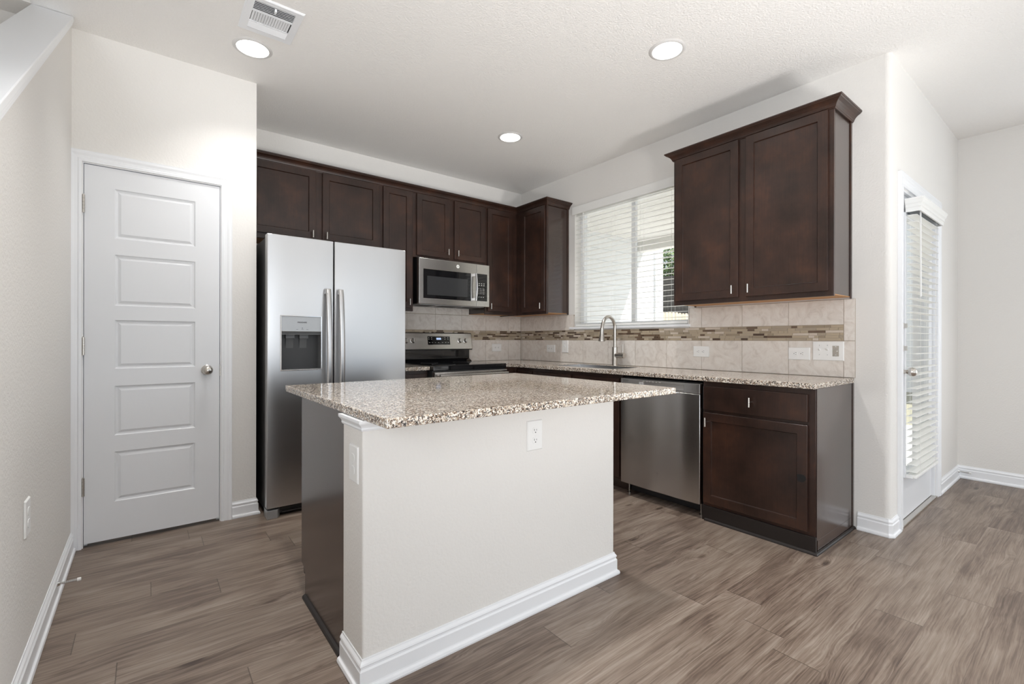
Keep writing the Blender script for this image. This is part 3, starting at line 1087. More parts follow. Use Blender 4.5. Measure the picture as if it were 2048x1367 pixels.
def fridge_door(x0, x1, hole=None):
    """Door with a gently bowed front; hole=(x0,x1,z0,z1) opens the dispenser bay."""
    bm = B()
    z0, z1 = 0.067, FH
    xs = [x0 + (x1 - x0) * k / 16 for k in range(17)]
    zs = [z0, z1]
    if hole:
        xs = sorted(set([x for x in xs if abs(x - hole[0]) > 0.008 and abs(x - hole[1]) > 0.008] + [hole[0], hole[1]]))
        zs = [z0, hole[2], hole[3], z1]
    grid(bm, xs, zs, [hole] if hole else [], -0.898, -0.835, axes=(0, 2, 1))
    for v in bm.verts:
        if v.co.y < -0.89:
            s = (v.co.x - x0) / (x1 - x0)
            e = min(s, 1 - s) * (x1 - x0)
            v.co.y -= 0.004 * (1 - (2 * s - 1) ** 4) 
    return bm


DH = (-2.722, -2.471, 0.944, 1.297)
ld = mk('freezer_door', rel(fridge_door(FX0, FM - 0.0035, DH), FO), 'stainless', fr, bevel=0.004, smooth=True)
rd = mk('fridge_door', rel(fridge_door(FM + 0.0035, FX1), FO), 'stainless', fr, bevel=0.004, smooth=True)
for dr, x, sgn in ((ld, -2.437, 1), (rd, -2.345, -1)):
    bm = B()
    pts = []
    for k in range(0, 25):
        s = k / 24
        z = 0.60 + s * 0.885
        pts.append((x + sgn * 0.004, -0.921 - 0.040 * math.sin(PI * s) ** 0.6, z))
    tube(bm, pts, 0.018, 14, scale=(1.0, 0.55))
    for z in (0.615, 1.470):
        box(bm, x + sgn * 0.004 - 0.012, -0.928, z - 0.015, x + sgn * 0.004 + 0.012, -0.902, z + 0.015)
    mk('handle', rel(bm, FO), 'stainless', dr, smooth=True)
# dispenser
dp = B()
yfz = -0.9065
grid(dp, [DH[0] - 0.003, DH[0] + 0.003, DH[1] - 0.003, DH[1] + 0.003], [DH[2] - 0.003, DH[2] + 0.003, DH[3] - 0.003, DH[3] + 0.003], [(DH[0] + 0.003, DH[1] - 0.003, DH[2] + 0.003, DH[3] - 0.003)], yfz - 0.001, yfz + 0.03, axes=(0, 2, 1))
disp = mk('dispenser_frame', rel(dp, FO), 'chrome', fr, bevel=0.001)
bm = B()
prism(bm, [(yfz + 0.001, 1.197), (yfz + 0.004, 1.294), (-0.84, 1.294), (-0.84, 1.180), (yfz + 0.02, 1.180)], DH[0] + 0.003, DH[1] - 0.003, axis=0)
pnl = mk('control_panel', rel(bm, FO), 'light_grey_panel', disp, bevel=0.001)
bm = B()
x0, x1 = DH[0] + 0.003, DH[1] - 0.003
box(bm, x0, -0.79, 0.947, x1, -0.786, 1.19)
box(bm, x0, -0.90, 0.947, x0 + 0.002, -0.79, 1.19)
box(bm, x1 - 0.002, -0.90, 0.947, x1, -0.79, 1.19)
box(bm, x0, -0.90, 0.945, x1, -0.79, 0.949)
box(bm, x0, -0.90, 1.176, x1, -0.79, 1.181)
prism(bm, [(x0 + 0.022, -0.815), (x1 - 0.045, -0.815), (x1 - 0.03, -0.79), (x0 + 0.01, -0.79)], 0.949, 1.176, axis=2)
mk('recess', rel(bm, FO), 'grey_plastic', disp, bevel=0.001)
for cx in (-2.655, -2.570):
    bm = B()
    box(bm, cx - 0.028, -0.852, 1.150, cx + 0.028, -0.822, 1.178)
    prism(bm, [(-0.84, 1.155), (-0.825, 1.085), (-0.820, 1.085), (-0.835, 1.155)], cx - 0.024, cx + 0.024, axis=0)
    mk('paddle', rel(bm, FO), 'grey_plastic', disp, bevel=0.003)
bm = text_bm('FRIGIDAIRE', 0.0115, 0.0002)
bmesh.ops.rotate(bm, verts=bm.verts[:], cent=(0, 0, 0), matrix=Matrix.Rotation(PI / 2, 3, 'X'))
bmesh.ops.translate(bm, verts=bm.verts[:], vec=(-2.594, yfz + 0.0014, 1.256))
mk('maker_name', rel(bm, FO), 'marks_dark', pnl)
for x, z, hw, hh in ((-2.625, 1.209, 0.006, 0.0015), (-2.592, 1.209, 0.006, 0.0015), (-2.562, 1.209, 0.006, 0.0015), (-2.593, 1.217, 0.004, 0.003)):
    mkbox('indicator_mark', 'marks_dark', pnl, *(Vector((x - hw, yfz + 0.0002, z)) - FO), *(Vector((x + hw, yfz + 0.003, z + hh)) - FO))
# foot grille
bm = B()
box(bm, FX0 + 0.10, -0.868, 0.018, FX1 - 0.10, -0.856, 0.028)
for k in range(4):
    box(bm, FX0 + 0.085, -0.860, 0.030 + k * 0.0085, FX1 - 0.085, -0.846, 0.034 + k * 0.0085)
box(bm, FX0 + 0.08, -0.846, 0.012, FX1 - 0.08, -0.82, 0.066)
mk('foot_grille', rel(bm, FO), 'dark_grey', fr)
for x0, x1 in ((FX0 + 0.002, FX0 + 0.062), (FX1 - 0.062, FX1 - 0.002)):
    bm = B()
    prism(bm, [(x0, -0.90), (x1, -0.90), (x1 + (0.022 if x0 < -2.5 else 0), -0.862), (x1, -0.80), (x0, -0.80), (x0 - (0 if x0 < -2.5 else 0.022), -0.862)], 0.0, 0.055, axis=2)
    mk('foot_cover', rel(bm, FO), 'light_grey_panel', fr, bevel=0.003)

# ------------------------------------------------------------------ range
RX0, RX1 = -1.498, -0.722
rg = thing('range', 'stainless electric range with black glass cooktop left of the corner', 'range', (RX0, 0, 0))
RO = Vector((RX0, 0, 0))
bm = B()
box(bm, RX0 + 0.004, -0.645, 0.03, RX1 - 0.004, -0.03, 0.895)
box(bm, RX0 + 0.03, -0.60, 0.0, RX1 - 0.03, -0.06, 0.03)
mk('body', rel(bm, RO), 'dark_grey', rg, bevel=0.002)
bm = B()
box(bm, RX0, -0.672, 0.878, RX1, -0.03, 0.922)
ck = mk('cooktop', rel(bm, RO), 'black_glass', rg, bevel=0.006, seg=3)
for bx, by, r_ in ((-1.30, -0.50, 0.105), (-0.92, -0.50, 0.085), (-1.30, -0.23, 0.08), (-0.92, -0.23, 0.105)):
    bm = B()
    lathe(bm, [(r_ - 0.002, 0), (r_, 0), (r_, 0.0004), (r_ - 0.002, 0.0004), (r_ - 0.002, 0)], (bx, by, 0.9218), (0, 0, 1), 48)
    mk('burner_ring', rel(bm, RO), 'grey_plastic', ck)
bm = B()
box(bm, RX0 + 0.012, -0.060, 0.922, RX1 - 0.022, -0.012, 1.048)
prism(bm, [(-0.112, 0.922), (-0.060, 0.922), (-0.060, 0.955)], RX0 + 0.012, RX1 - 0.022, axis=0)
mk('back_riser', rel(bm, RO), 'black_glass', rg, bevel=0.002)
bm = B()
prism(bm, [(-0.090, 1.040), (-0.062, 1.212), (-0.014, 1.212), (-0.014, 1.040)], RX0, RX1, axis=0)
mk('console_case', rel(bm, RO), 'black_plastic', rg, bevel=0.005)
bm = B()
prism(bm, [(-0.0925, 1.050), (-0.0668, 1.206), (-0.060, 1.206), (-0.085, 1.050)], RX0 + 0.006, RX1 - 0.006, axis=0)
con = mk('console_panel', rel(bm, RO), 'stainless_warm', rg, bevel=0.002)
nrm = Vector((0, -0.1560, 0.0257)).normalized()


def on_console(x, z, lift=0.0):
    s = (z - 1.050) / 0.156
    return Vector((x, -0.0925 + 0.0257 * s, z)) + nrm * lift


def console_patch(bm, x0, x1, z0, z1, l0, l1):
    a = [on_console(x0, z0, l0), on_console(x1, z0, l0), on_console(x1, z1, l0), on_console(x0, z1, l0)]
    b = [on_console(x0, z0, l1), on_console(x1, z0, l1), on_console(x1, z1, l1), on_console(x0, z1, l1)]
    A = [bm.verts.new(v) for v in a]
    Bv = [bm.verts.new(v) for v in b]
    bm.faces.new(A)
    bm.faces.new(Bv[::-1])
    for i in range(4):
        bm.faces.new((A[i], A[(i + 1) % 4], Bv[(i + 1) % 4], Bv[i]))


bm = B()
console_patch(bm, -1.238, -0.988, 1.094, 1.176, 0.0, 0.002)
cp = mk('control_panel', rel(bm, RO), 'black_glass', con, bevel=0.001)
bm = B()
console_patch(bm, -1.142, -1.090, 1.142, 1.162, 0.0018, 0.0026)
mk('display', rel(bm, RO), 'display_lit', cp)
for x, z in ((-1.225, 1.163), (-1.195, 1.163), (-1.045, 1.163), (-1.012, 1.163), (-1.22, 1.115), (-1.188, 1.115), (-1.155, 1.115), (-1.12, 1.115), (-1.075, 1.115), (-1.04, 1.115), (-1.01, 1.115), (-1.225, 1.148), (-1.195, 1.148), (-1.045, 1.148), (-1.012, 1.148)):
    bm = B()
    console_patch(bm, x - 0.006, x + 0.006, z - 0.0015, z + 0.0015, 0.0018, 0.0025)
    mk('key_mark', rel(bm, RO), 'marks', cp)
for x in (-1.467, -1.397, -0.873, -0.805):
    bm = B()
    p = on_console(x, 1.132, 0)
    lathe(bm, [(0, 0), (0.026, 0), (0.026, 0.004), (0.021, 0.006), (0.0195, 0.026), (0.017, 0.030), (0, 0.030)], p, nrm, 26)
    up = Vector((0, nrm.z, -nrm.y))
    for s in (-1, 1):
        q = p + nrm * 0.032
    tube(bm, [p + nrm * 0.030 + up * 0.017, p + nrm * 0.030 - up * 0.017], 0.0055, 10)
    mk('knob', rel(bm, RO), 'stainless_warm', con, smooth=True)
bm = B()
box(bm, RX0 + 0.004, -0.690, 0.20, RX1 - 0.004, -0.645, 0.868)
od = mk('oven_door', rel(bm, RO), 'stainless_warm', rg, bevel=0.004)
bm = B()
box(bm, RX0 + 0.10, -0.692, 0.34, RX1 - 0.10, -0.689, 0.72)
mk('oven_window', rel(bm, RO), 'black_glass', od)
bm = B()
tube(bm, [(RX0 + 0.03, -0.735, 0.838), (RX1 - 0.03, -0.735, 0.838)], 0.0135, 18)
for x in (RX0 + 0.05, RX1 - 0.05):
    tube(bm, [(x, -0.735, 0.838), (x, -0.688, 0.838)], 0.010, 12)
mk('oven_handle', rel(bm, RO), 'stainless_warm', od, smooth=True)
bm = B()
box(bm, RX0 + 0.004, -0.688, 0.035, RX1 - 0.004, -0.645, 0.192)
mk('storage_drawer', rel(bm, RO), 'stainless_warm', rg, bevel=0.004)

# ------------------------------------------------------------------ microwave
MX0, MX1, MZ0, MZ1, MYF = -1.487, -0.718, 1.468, 1.880, -0.385
mw = thing('microwave', 'stainless over the range microwave under the short wall cabinet', 'microwave', (MX0, -0.01, MZ0))
MO = Vector((MX0, -0.01, MZ0))
bm = B()
box(bm, MX0 + 0.004, -0.345, MZ0 + 0.004, MX1 - 0.004, -0.012, MZ1 + 0.008)
mk('body', rel(bm, MO), 'black_plastic', mw, bevel=0.002)
bm = B()
box(bm, MX0 + 0.03, -0.335, MZ0 - 0.004, MX1 - 0.03, -0.03, MZ0 + 0.004)
mk('underside_plate', rel(bm, MO), 'light_grey_panel', mw, bevel=0.002)
for x0, x1 in ((MX0 + 0.06, MX0 + 0.22), (MX0 + 0.29, MX0 + 0.50), (MX1 - 0.22, MX1 - 0.06)):
    bm = B()
    box(bm, x0, -0.29, MZ0 - 0.006, x1, -0.12, MZ0 - 0.003)
    mk('vent_filter', rel(bm, MO), 'slot_dark', mw)
SPL = -0.868
WX0, WX1, WZa, WZb = -1.442, -0.935, 1.518, 1.783
bm = B()
grid(bm, [MX0, WX0, WX1, SPL - 0.0008], [MZ0, WZa, WZb, MZ1], [(WX0, WX1, WZa, WZb)], MYF, -0.347, axes=(0, 2, 1))
md_ = mk('door', rel(bm, MO), 'stainless_warm', mw, bevel=0.003)
bm = B()
box(bm, WX0 + 0.0005, MYF + 0.0015, WZa + 0.0005, WX1 - 0.0005, -0.35, WZb - 0.0005)
gl_ = mk('door_glass', rel(bm, MO), 'black_glass', md_)
bm = B()
box(bm, -1.405, MYF + 0.0008, 1.551, -0.972, MYF + 0.0016, 1.722)
mk('viewing_screen', rel(bm, MO), 'screen_mesh', gl_)
bm = B()
box(bm, SPL + 0.0008, MYF, MZ0, MX1, -0.347, MZ1)
cpn = mk('control_side', rel(bm, MO), 'stainless_warm', mw, bevel=0.003)
bm = B()
box(bm, -0.872 + 0.006, MYF - 0.0012, 1.522, -0.746, MYF + 0.001, 1.788)
kp = mk('keypad', rel(bm, MO), 'black_glass', cpn)
keys = [(-0.848 + c_ * 0.028, 1.690 - r_ * 0.017, 0.014, 0.004) for r_ in range(2) for c_ in range(3)]
keys += [(-0.848 + c_ * 0.019, 1.640 - r_ * 0.016, 0.004 if c_ < 3 else 0.009, 0.005) for r_ in range(4) for c_ in range(4)]
keys += [(-0.848 + c_ * 0.026, 1.558, 0.009, 0.005) for c_ in range(3)]
for x, z, w_, h_ in keys:
    mkbox('key_mark', 'marks', kp, *(Vector((x, MYF - 0.0016, z)) - MO), *(Vector((x + w_, MYF - 0.001, z + h_)) - MO))
bm = B()
pts = [(-0.897, MYF - 0.030 - 0.016 * math.sin(PI * k / 20), 1.522 + 0.262 * k / 20) for k in range(21)]
tube(bm, pts, 0.0125, 14, scale=(0.8, 1.0))
for z in (1.535, 1.770):
    box(bm, -0.907, MYF - 0.034, z - 0.012, -0.887, MYF + 0.001, z + 0.012)
mk('handle', rel(bm, MO), 'stainless', md_, smooth=True)


def ge_badge(parent, origin, loc, rz, r_, disc, marks):
    """Round maker's badge: a ring with two script letters."""
    bm = B()
    lathe(bm, [(0, 0), (r_, 0), (r_, 0.0015), (r_ * 0.90, 0.0022), (r_ * 0.86, 0.0012), (0, 0.0012)], (0, 0, 0), (0, -1, 0), 32)
    Mx = Matrix.Translation(Vector(loc) - origin) @ Matrix.Rotation(rz, 4, 'Z')
    bm.transform(Mx)
    bd = mk('badge', bm, disc, parent, smooth=True)
    bm = text_bm('GE', r_ * 0.95, 0.0)
    bmesh.ops.rotate(bm, verts=bm.verts[:], cent=(0, 0, 0), matrix=Matrix.Rotation(PI / 2, 3, 'X'))
    bm.transform(Mx @ Matrix.Translation((0, -0.0014, 0)))
    return mk('badge_letters', bm, marks, bd)


ge_badge(mw, MO, (-1.083, MYF - 0.0004, 1.835), 0, 0.0165, 'marks', 'dark_grey')

# ------------------------------------------------------------------ dishwasher
dw = thing('dishwasher', 'stainless dishwasher between sink and end base cabinets', 'dishwasher', (0, -1.934, 0), R90)
DWW = 0.637
bm = B()
box(bm, 0.006, -0.575, 0.09, DWW - 0.006, -0.03, 0.868)
box(bm, 0.02, -0.505, 0.012, DWW - 0.02, -0.495, 0.09)
mk('tub', bm, 'black_plastic', dw)
bm = B()
n = 48
xs = [0.003 + (DWW - 0.006) * k / n for k in range(n + 1)]
grid(bm, xs, [0.090, 0.796], [], -0.612, -0.578, axes=(0, 2, 1))
for v in bm.verts:
    if v.co.y < -0.6:
        s = (v.co.x - 0.003) / (DWW - 0.006)
        v.co.y -= 0.006 * math.sin(PI * s) + 0.0016 * math.sin(s * 17.0 + 0.6) * (0.5 + 0.6 * v.co.z)
dpn = mk('door_panel', bm, 'stainless_dark', dw, bevel=0.003, smooth=True)
bm = B()
grid(bm, [0.003, 0.165, 0.520, DWW - 0.003], [0.798, 0.803, 0.844, 0.862], [(0.165, 0.520, 0.803, 0.844)], -0.612, -0.578, axes=(0, 2, 1))
box(bm, 0.165, -0.584, 0.803, 0.520, -0.580, 0.844)
cpn = mk('control_strip', bm, 'stainless_dark', dw, bevel=0.002)
bm = B()
for r_ in range(3):
    for k in range(5):
        box(bm, 0.022 + k * 0.010 + (r_ % 2) * 0.005, -0.6128, 0.838 + r_ * 0.006, 0.027 + k * 0.010 + (r_ % 2) * 0.005, -0.6118, 0.841 + r_ * 0.006)
mk('vent_slots', bm, 'slot_dark', cpn)
for k, x in enumerate((0.20, 0.225, 0.25, 0.275, 0.305, 0.33)):
    mkbox('key_mark', 'marks', cpn, x, -0.6128, 0.849, x + (0.016 if k % 2 else 0.010), -0.6118, 0.8515)
for x in (0.03, DWW - 0.03):
    bm = B()
    lathe(bm, [(0, 0), (0.014, 0), (0.014, 0.008), (0.005, 0.011), (0.005, 0.09), (0, 0.09)], (x, -0.545, 0.0), (0, 0, 1), 14)
    mk('levelling_foot', bm, 'nickel', dw, smooth=True)
ge_badge(dw, Vector((0, 0, 0)), (0.311, -0.6165, 0.214), 0, 0.0165, 'stainless_dark', 'light_grey_panel')


# ------------------------------------------------------------------ outlets and switches
def plate(name, label, cat, loc, rz, w, h, kind='duplex', group=None, horizontal=False, plain=False):
    """Wall plate facing local -y, centred on loc. Receptacles are its parts."""
    t = thing(name, label, cat, loc, rz, group)
    bm = B()
    a, b = w / 2, h / 2
    prism_pts = [(-a, -b), (a, -b), (a, b), (-a, b)]
    A = [bm.verts.new((x, 0, z)) for x, z in prism_pts]
    C_ = [bm.verts.new((x * (1 - 0.004 / a), -0.006, z * (1 - 0.004 / b))) for x, z in prism_pts]
    bm.faces.new(A)
    bm.faces.new(C_[::-1])
    for i in range(4):
        bm.faces.new((A[i], A[(i + 1) % 4], C_[(i + 1) % 4], C_[i]))
    mk('plate', bm, 'plastic_white', t, bevel=0.0015)
    rot = Matrix.Rotation(PI / 2, 4, 'Y') if horizontal else Matrix.Identity(4)
    if kind == 'duplex':
        for s in (-1, 1):
            bm = B()
            pts = []
            for k in range(24):
                an = 2 * PI * k / 24
                pts.append((0.0165 * math.cos(an), max(-0.0135, min(0.0135, 0.0165 * math.sin(an)))))
            prism(bm, pts, -0.0078, -0.0055, axis=1)
            bmesh.ops.translate(bm, verts=bm.verts[:], vec=(0, 0, s * 0.0205))
            bm.transform(rot)
            rc = mk('receptacle', bm, 'plastic_white', t, bevel=0.0006, seg=1)
            if not plain:
                bm = B()
                z = s * 0.0205
                box(bm, -0.0072, -0.0081, z - 0.001, -0.0050, -0.0077, z + 0.0072)
                box(bm, 0.0050, -0.0081, z - 0.001, 0.0068, -0.0077, z + 0.0060)
                lathe(bm, [(0, 0), (0.0026, 0), (0.0026, 0.0004), (0, 0.0004)], (0, -0.0077, z - 0.0075), (0, -1, 0), 10)
                bm.transform(rot)
                mk('slots', bm, 'slot_dark', rc)
        bm = B()
        lathe(bm, [(0, 0), (0.0026, 0), (0.002, 0.001), (0, 0.0012)], (0, -0.006, 0), (0, -1, 0), 10)
        bm.transform(rot)
        mk('screw', bm, 'plastic_white', t, smooth=True)
    return t


def toggle(t, x, z):
    bm = B()
    box(bm, x - 0.006, -0.0065, z - 0.012, x + 0.006, -0.0055, z + 0.012)
    tg = mk('toggle_slot', bm, 'plastic_white', t)
    bm = B()
    prism(bm, [(-0.005, z - 0.006), (-0.005, z + 0.006), (-0.021, z + 0.013), (-0.021, z + 0.006)], x - 0.0042, x + 0.0042, axis=0)
    mk('toggle', bm, 'plastic_white', tg, bevel=0.001)
    for dz in (-0.030, 0.030):
        bm = B()
        lathe(bm, [(0, 0), (0.0026, 0), (0.002, 0.001), (0, 0.0012)], (x, -0.006, z + dz), (0, -1, 0), 10)
        mk('screw', bm, 'light_grey_panel', t, smooth=True)


TS = -0.0085
plate('wall_outlet', 'white horizontal outlet on the back wall tiles right of the range', 'outlet', (-0.352, TS, 1.0575), 0, 0.126, 0.084, horizontal=True)
plate('wall_outlet', 'white horizontal outlet on the window wall nearest the inside corner', 'outlet', (TS, -0.519, 1.052), R90, 0.130, 0.080, horizontal=True)
t = plate('light_switch', 'white single vertical switch plate left of the faucet', 'switch', (TS, -0.7325, 1.076), R90, 0.090, 0.128, kind='switch')
toggle(t, 0, 0)
plate('wall_outlet', 'white horizontal outlet on the tiles right of the faucet', 'outlet', (TS, -2.2305, 1.0545), R90, 0.132, 0.084, horizontal=True)
plate('wall_outlet', 'white horizontal outlet beside the wide switch plate above the worktop end', 'outlet', (TS, -2.9215, 1.056), R90, 0.132, 0.084, horizontal=True)
t = plate('light_switch', 'wide white switch plate with two toggles and a metal insert', 'switch', (TS, -3.088, 1.0765), R90, 0.174, 0.123, kind='switch')
toggle(t, -0.047, 0.006)
toggle(t, -0.002, 0.006)
bm = B()
box(bm, 0.026, -0.0068, -0.033, 0.060, -0.0055, 0.033)
ins = mk('metal_insert', bm, 'nickel', t)
for z in (-0.024, 0.0, 0.027):
    bm = B()
    lathe(bm, [(0, 0), (0.003, 0), (0.0022, 0.001), (0, 0.0012)], (0.043 + (0.008 if z == 0 else 0), -0.0068, z), (0, -1, 0), 10)
    mk('screw', bm, 'plastic_white', ins, smooth=True)
plate('wall_outlet', 'white vertical outlet on the front of the island wall', 'outlet', (-2.112, WIY0 - 0.0005, 0.7425), 0, 0.086, 0.128)
plate('wall_outlet', 'white vertical outlet on the narrow left end of the island wall', 'outlet', (WIX0 - 0.0005, -2.615, 0.727), R90, 0.084, 0.126, plain=True)
plate('wall_outlet', 'white vertical outlet low on the stair knee wall at left', 'outlet', (LX + 0.0005, -1.928, 0.542), -R90, 0.084, 0.126, plain=True)

# ------------------------------------------------------------------ ceiling lights and vent
def recessed(loc, label, watts=110, beam=116):
    t = thing('recessed_light', label, 'ceiling light', (loc[0], loc[1], H), 0, 'recessed ceiling lights')
    bm = B()
    lathe(bm, [(0.083, 0.004), (0.083, -0.006), (0.087, -0.0075), (0.096, -0.005), (0.103, -0.0005), (0.103, 0.004), (0.083, 0.004)], (0, 0, 0), (0, 0, 1), 48)
    mk('trim_ring', bm, 'lamp_ring', t, smooth=True)
    bm = B()
    lathe(bm, [(0, -0.004), (0.05, -0.004), (0.0825, -0.003), (0.0825, 0.003), (0, 0.003)], (0, 0, 0), (0, 0, 1), 48)
    mk('lens', bm, 'lamp_lens', t, smooth=True)
    sp = light('recessed_lamp', 'SPOT', (loc[0], loc[1], H - 0.012), watts, (1.0, 0.985, 0.96), (0, 0, -1))
    sp.data.spot_size = math.radians(beam)
    sp.data.spot_blend = 1.0
    sp.data.shadow_soft_size = 0.07


recessed((-2.922, -1.138), 'lit round recessed light beside the white ceiling vent', 62, 118)
recessed((-1.030, -2.604), 'lit round recessed light on the ceiling nearest the window cabinet')
recessed((-2.922, -2.604), 'lit round recessed light above the left end of the island', 120)
for x, which in ((-2.9, 'left'), (-0.9, 'middle'), (0.9, 'right')):  # row added out of view to even out the room light
    recessed((x, -5.2), 'added unseen round recessed light over the living room, %s one of its row behind the camera' % which, 120)
recessed((-1.031, -1.123), 'lit round recessed light deepest in the kitchen ceiling')

vt = thing('ceiling_vent', 'white rectangular air vent with louvres beside a recessed light', 'vent', (-2.888, -1.464, H))
VO = Vector((-2.888, -1.464, H))
vx0, vx1, vy0, vy1 = -3.020, -2.758, -1.622, -1.308
ix0_, ix1_, iy0_, iy1_ = -2.982, -2.796, -1.590, -1.345
bm = B()
rings = []
for o_, dz in ((0, 0.0), (0.0, -0.003), (0.006, -0.008)):
    rings.append([bm.verts.new(c) for c in ((vx0 + o_, vy0 + o_, H + dz), (vx1 - o_, vy0 + o_, H + dz), (vx1 - o_, vy1 - o_, H + dz), (vx0 + o_, vy1 - o_, H + dz))])
for dz in (-0.008, -0.001):
    rings.append([bm.verts.new(c) for c in ((ix0_, iy0_, H + dz), (ix1_, iy0_, H + dz), (ix1_, iy1_, H + dz), (ix0_, iy1_, H + dz))])
for r1, r2 in zip(rings, rings[1:]):
    for i in range(4):
        bm.faces.new((r1[i], r1[(i + 1) % 4], r2[(i + 1) % 4], r2[i]))
mk('frame', rel(bm, VO), 'trim_white', vt)
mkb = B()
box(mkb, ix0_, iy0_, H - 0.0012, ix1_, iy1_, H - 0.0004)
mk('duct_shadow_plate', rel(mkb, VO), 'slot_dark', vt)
wd = ix1_ - ix0_
# far bank (towards the light), middle bank, near bank
for k in range(5):
    y = iy1_ - 0.006 - k * 0.0115
    bm = B()
    prism(bm, [(y, H - 0.0085), (y - 0.0095, H - 0.003), (y - 0.0105, H - 0.0035), (y - 0.001, H - 0.0095)], ix0_, ix1_, axis=0)
    mk('louvre', rel(bm, VO), 'trim_white', vt)
ym0, ym1 = iy1_ - 0.068, iy1_ - 0.158
bm = B()
box(bm, ix0_, ym0, H - 0.0085, ix1_, ym0 + 0.008, H - 0.003)
box(bm, ix0_, ym1 - 0.008, H - 0.0085, ix1_, ym1, H - 0.003)
mk('divider', rel(bm, VO), 'trim_white', vt)
for k in range(15):
    x = ix0_ + 0.004 + k * (wd - 0.008) / 15
    bm = B()
    prism(bm, [(x, H - 0.003), (x + 0.0085, H - 0.0085), (x + 0.0095, H - 0.008), (x + 0.001, H - 0.0025)], ym1, ym0, axis=1)
    mk('louvre', rel(bm, VO), 'trim_white', vt)
for k in range(6):
    y = iy0_ + 0.004 + k * 0.0125
    bm = B()
    prism(bm, [(y, H - 0.0085), (y + 0.0060, H - 0.003), (y + 0.007, H - 0.0035), (y + 0.001, H - 0.0095)], ix0_, ix1_, axis=0)
    mk('louvre', rel(bm, VO), 'trim_white', vt)
bm = B()
box(bm, -2.893, -1.583, H - 0.022, -2.883, -1.560, H - 0.008)
mk('lever', rel(bm, VO), 'trim_white', vt, bevel=0.002)

# ------------------------------------------------------------------ kitchen window
w = thing('window_1', 'kitchen window over the sink', 'window', (0.0, WY1, WZ0), 0, kind='structure')
WO = Vector((0.0, WY1, WZ0))
bm = B()
fx0, fx1 = 0.085, 0.135
grid(bm, [WY0, WY0 + 0.045, WY1 - 0.045, WY1], [WZ0, WZ0 + 0.045, WZ1 - 0.045, WZ1], [(WY0 + 0.045, WY1 - 0.045, WZ0 + 0.045, WZ1 - 0.045)], fx0, fx1, axes=(1, 2, 0))
mk('window_frame', rel(bm, WO), 'trim_white', w, bevel=0.002)
bm = B()
box(bm, 0.108, WY0 + 0.044, WZ0 + 0.044, 0.112, WY1 - 0.044, WZ1 - 0.044)
mk('window_pane', rel(bm, WO), 'glass', w)
bm = B()
ym = (WY0 + WY1) / 2 - 0.02
box(bm, 0.095, ym - 0.022, WZ0 + 0.044, 0.125, ym + 0.022, WZ1 - 0.044)
mk('meeting_stile', rel(bm, WO), 'trim_white', w, bevel=0.002)
bm = B()
box(bm, -0.020, WY0 - 0.025, WZ0 - 0.018, 0.0, WY1 + 0.062, WZ0 + 0.004)
box(bm, -0.002, WY0 + 0.001, WZ0 - 0.010, 0.085, WY1 - 0.001, WZ0 + 0.004)
mk('window_sill', rel(bm, WO), 'trim_white', w, bevel=0.004, seg=3)

# kitchen blind
kb = thing('window_blind', 'white slatted blind hanging in the kitchen window', 'blind', (0.03, -1.4875, WZ0))
KO = Vector((0.03, -1.4875, WZ0))
bm = B()
box(bm, -0.026, WY0 - 0.018, 2.398, -0.010, WY1 + 0.016, 2.476)
box(bm, -0.012, WY0 + 0.006, 2.405, 0.055, WY1 - 0.006, 2.447)
mk('valance', rel(bm, KO), 'blind_white', kb, bevel=0.002)
bm = B()
box(bm, 0.004, WY0 + 0.008, WZ0 + 0.010, 0.055, WY1 - 0.008, WZ0 + 0.030)
mk('bottom_rail', rel(bm, KO), 'blind_white', kb, bevel=0.002)
NS = 24
z0s, z1s = WZ0 + 0.062, 2.385
first = None
for k in range(NS):
    z = z0s + (z1s - z0s) * k / (NS - 1)
    if first is None:
        bm = B()
        prism(bm, [(0.004, -0.0015), (0.030, 0.0008), (0.055, -0.0015), (0.055, 0.0015), (0.030, 0.0038), (0.004, 0.0015)], WY0 + 0.008, WY1 - 0.008, axis=1)
        bm.transform(Matrix.Translation((0.03, 0, 0)) @ Matrix.Rotation(math.radians(-4), 4, 'Y') @ Matrix.Translation((-0.03, 0, 0)))
        bmesh.ops.translate(bm, verts=bm.verts[:], vec=(-0.03, 1.4875, 0))
        first = mk('slat', bm, 'blind_white', kb)
        first.location.z = z - WZ0
    else:
        s = first.copy()
        COL.objects.link(s)
        s.parent = kb
        s.location.z = z - WZ0
for y in (-1.02, -1.33, -1.65, -1.96):
    for x in (0.0035, 0.0555):
        bm = B()
        tube(bm, [(x, y, WZ0 + 0.02), (x, y, 2.41)], 0.0009, 6)
        mk('ladder_cord', rel(bm, KO), 'blind_white', kb)
bm = B()
tube(bm, [(-0.012, -0.985, 2.405), (-0.012, -0.985, 1.86)], 0.004, 8)
mk('tilt_wand', rel(bm, KO), 'plastic_white', kb, smooth=True)

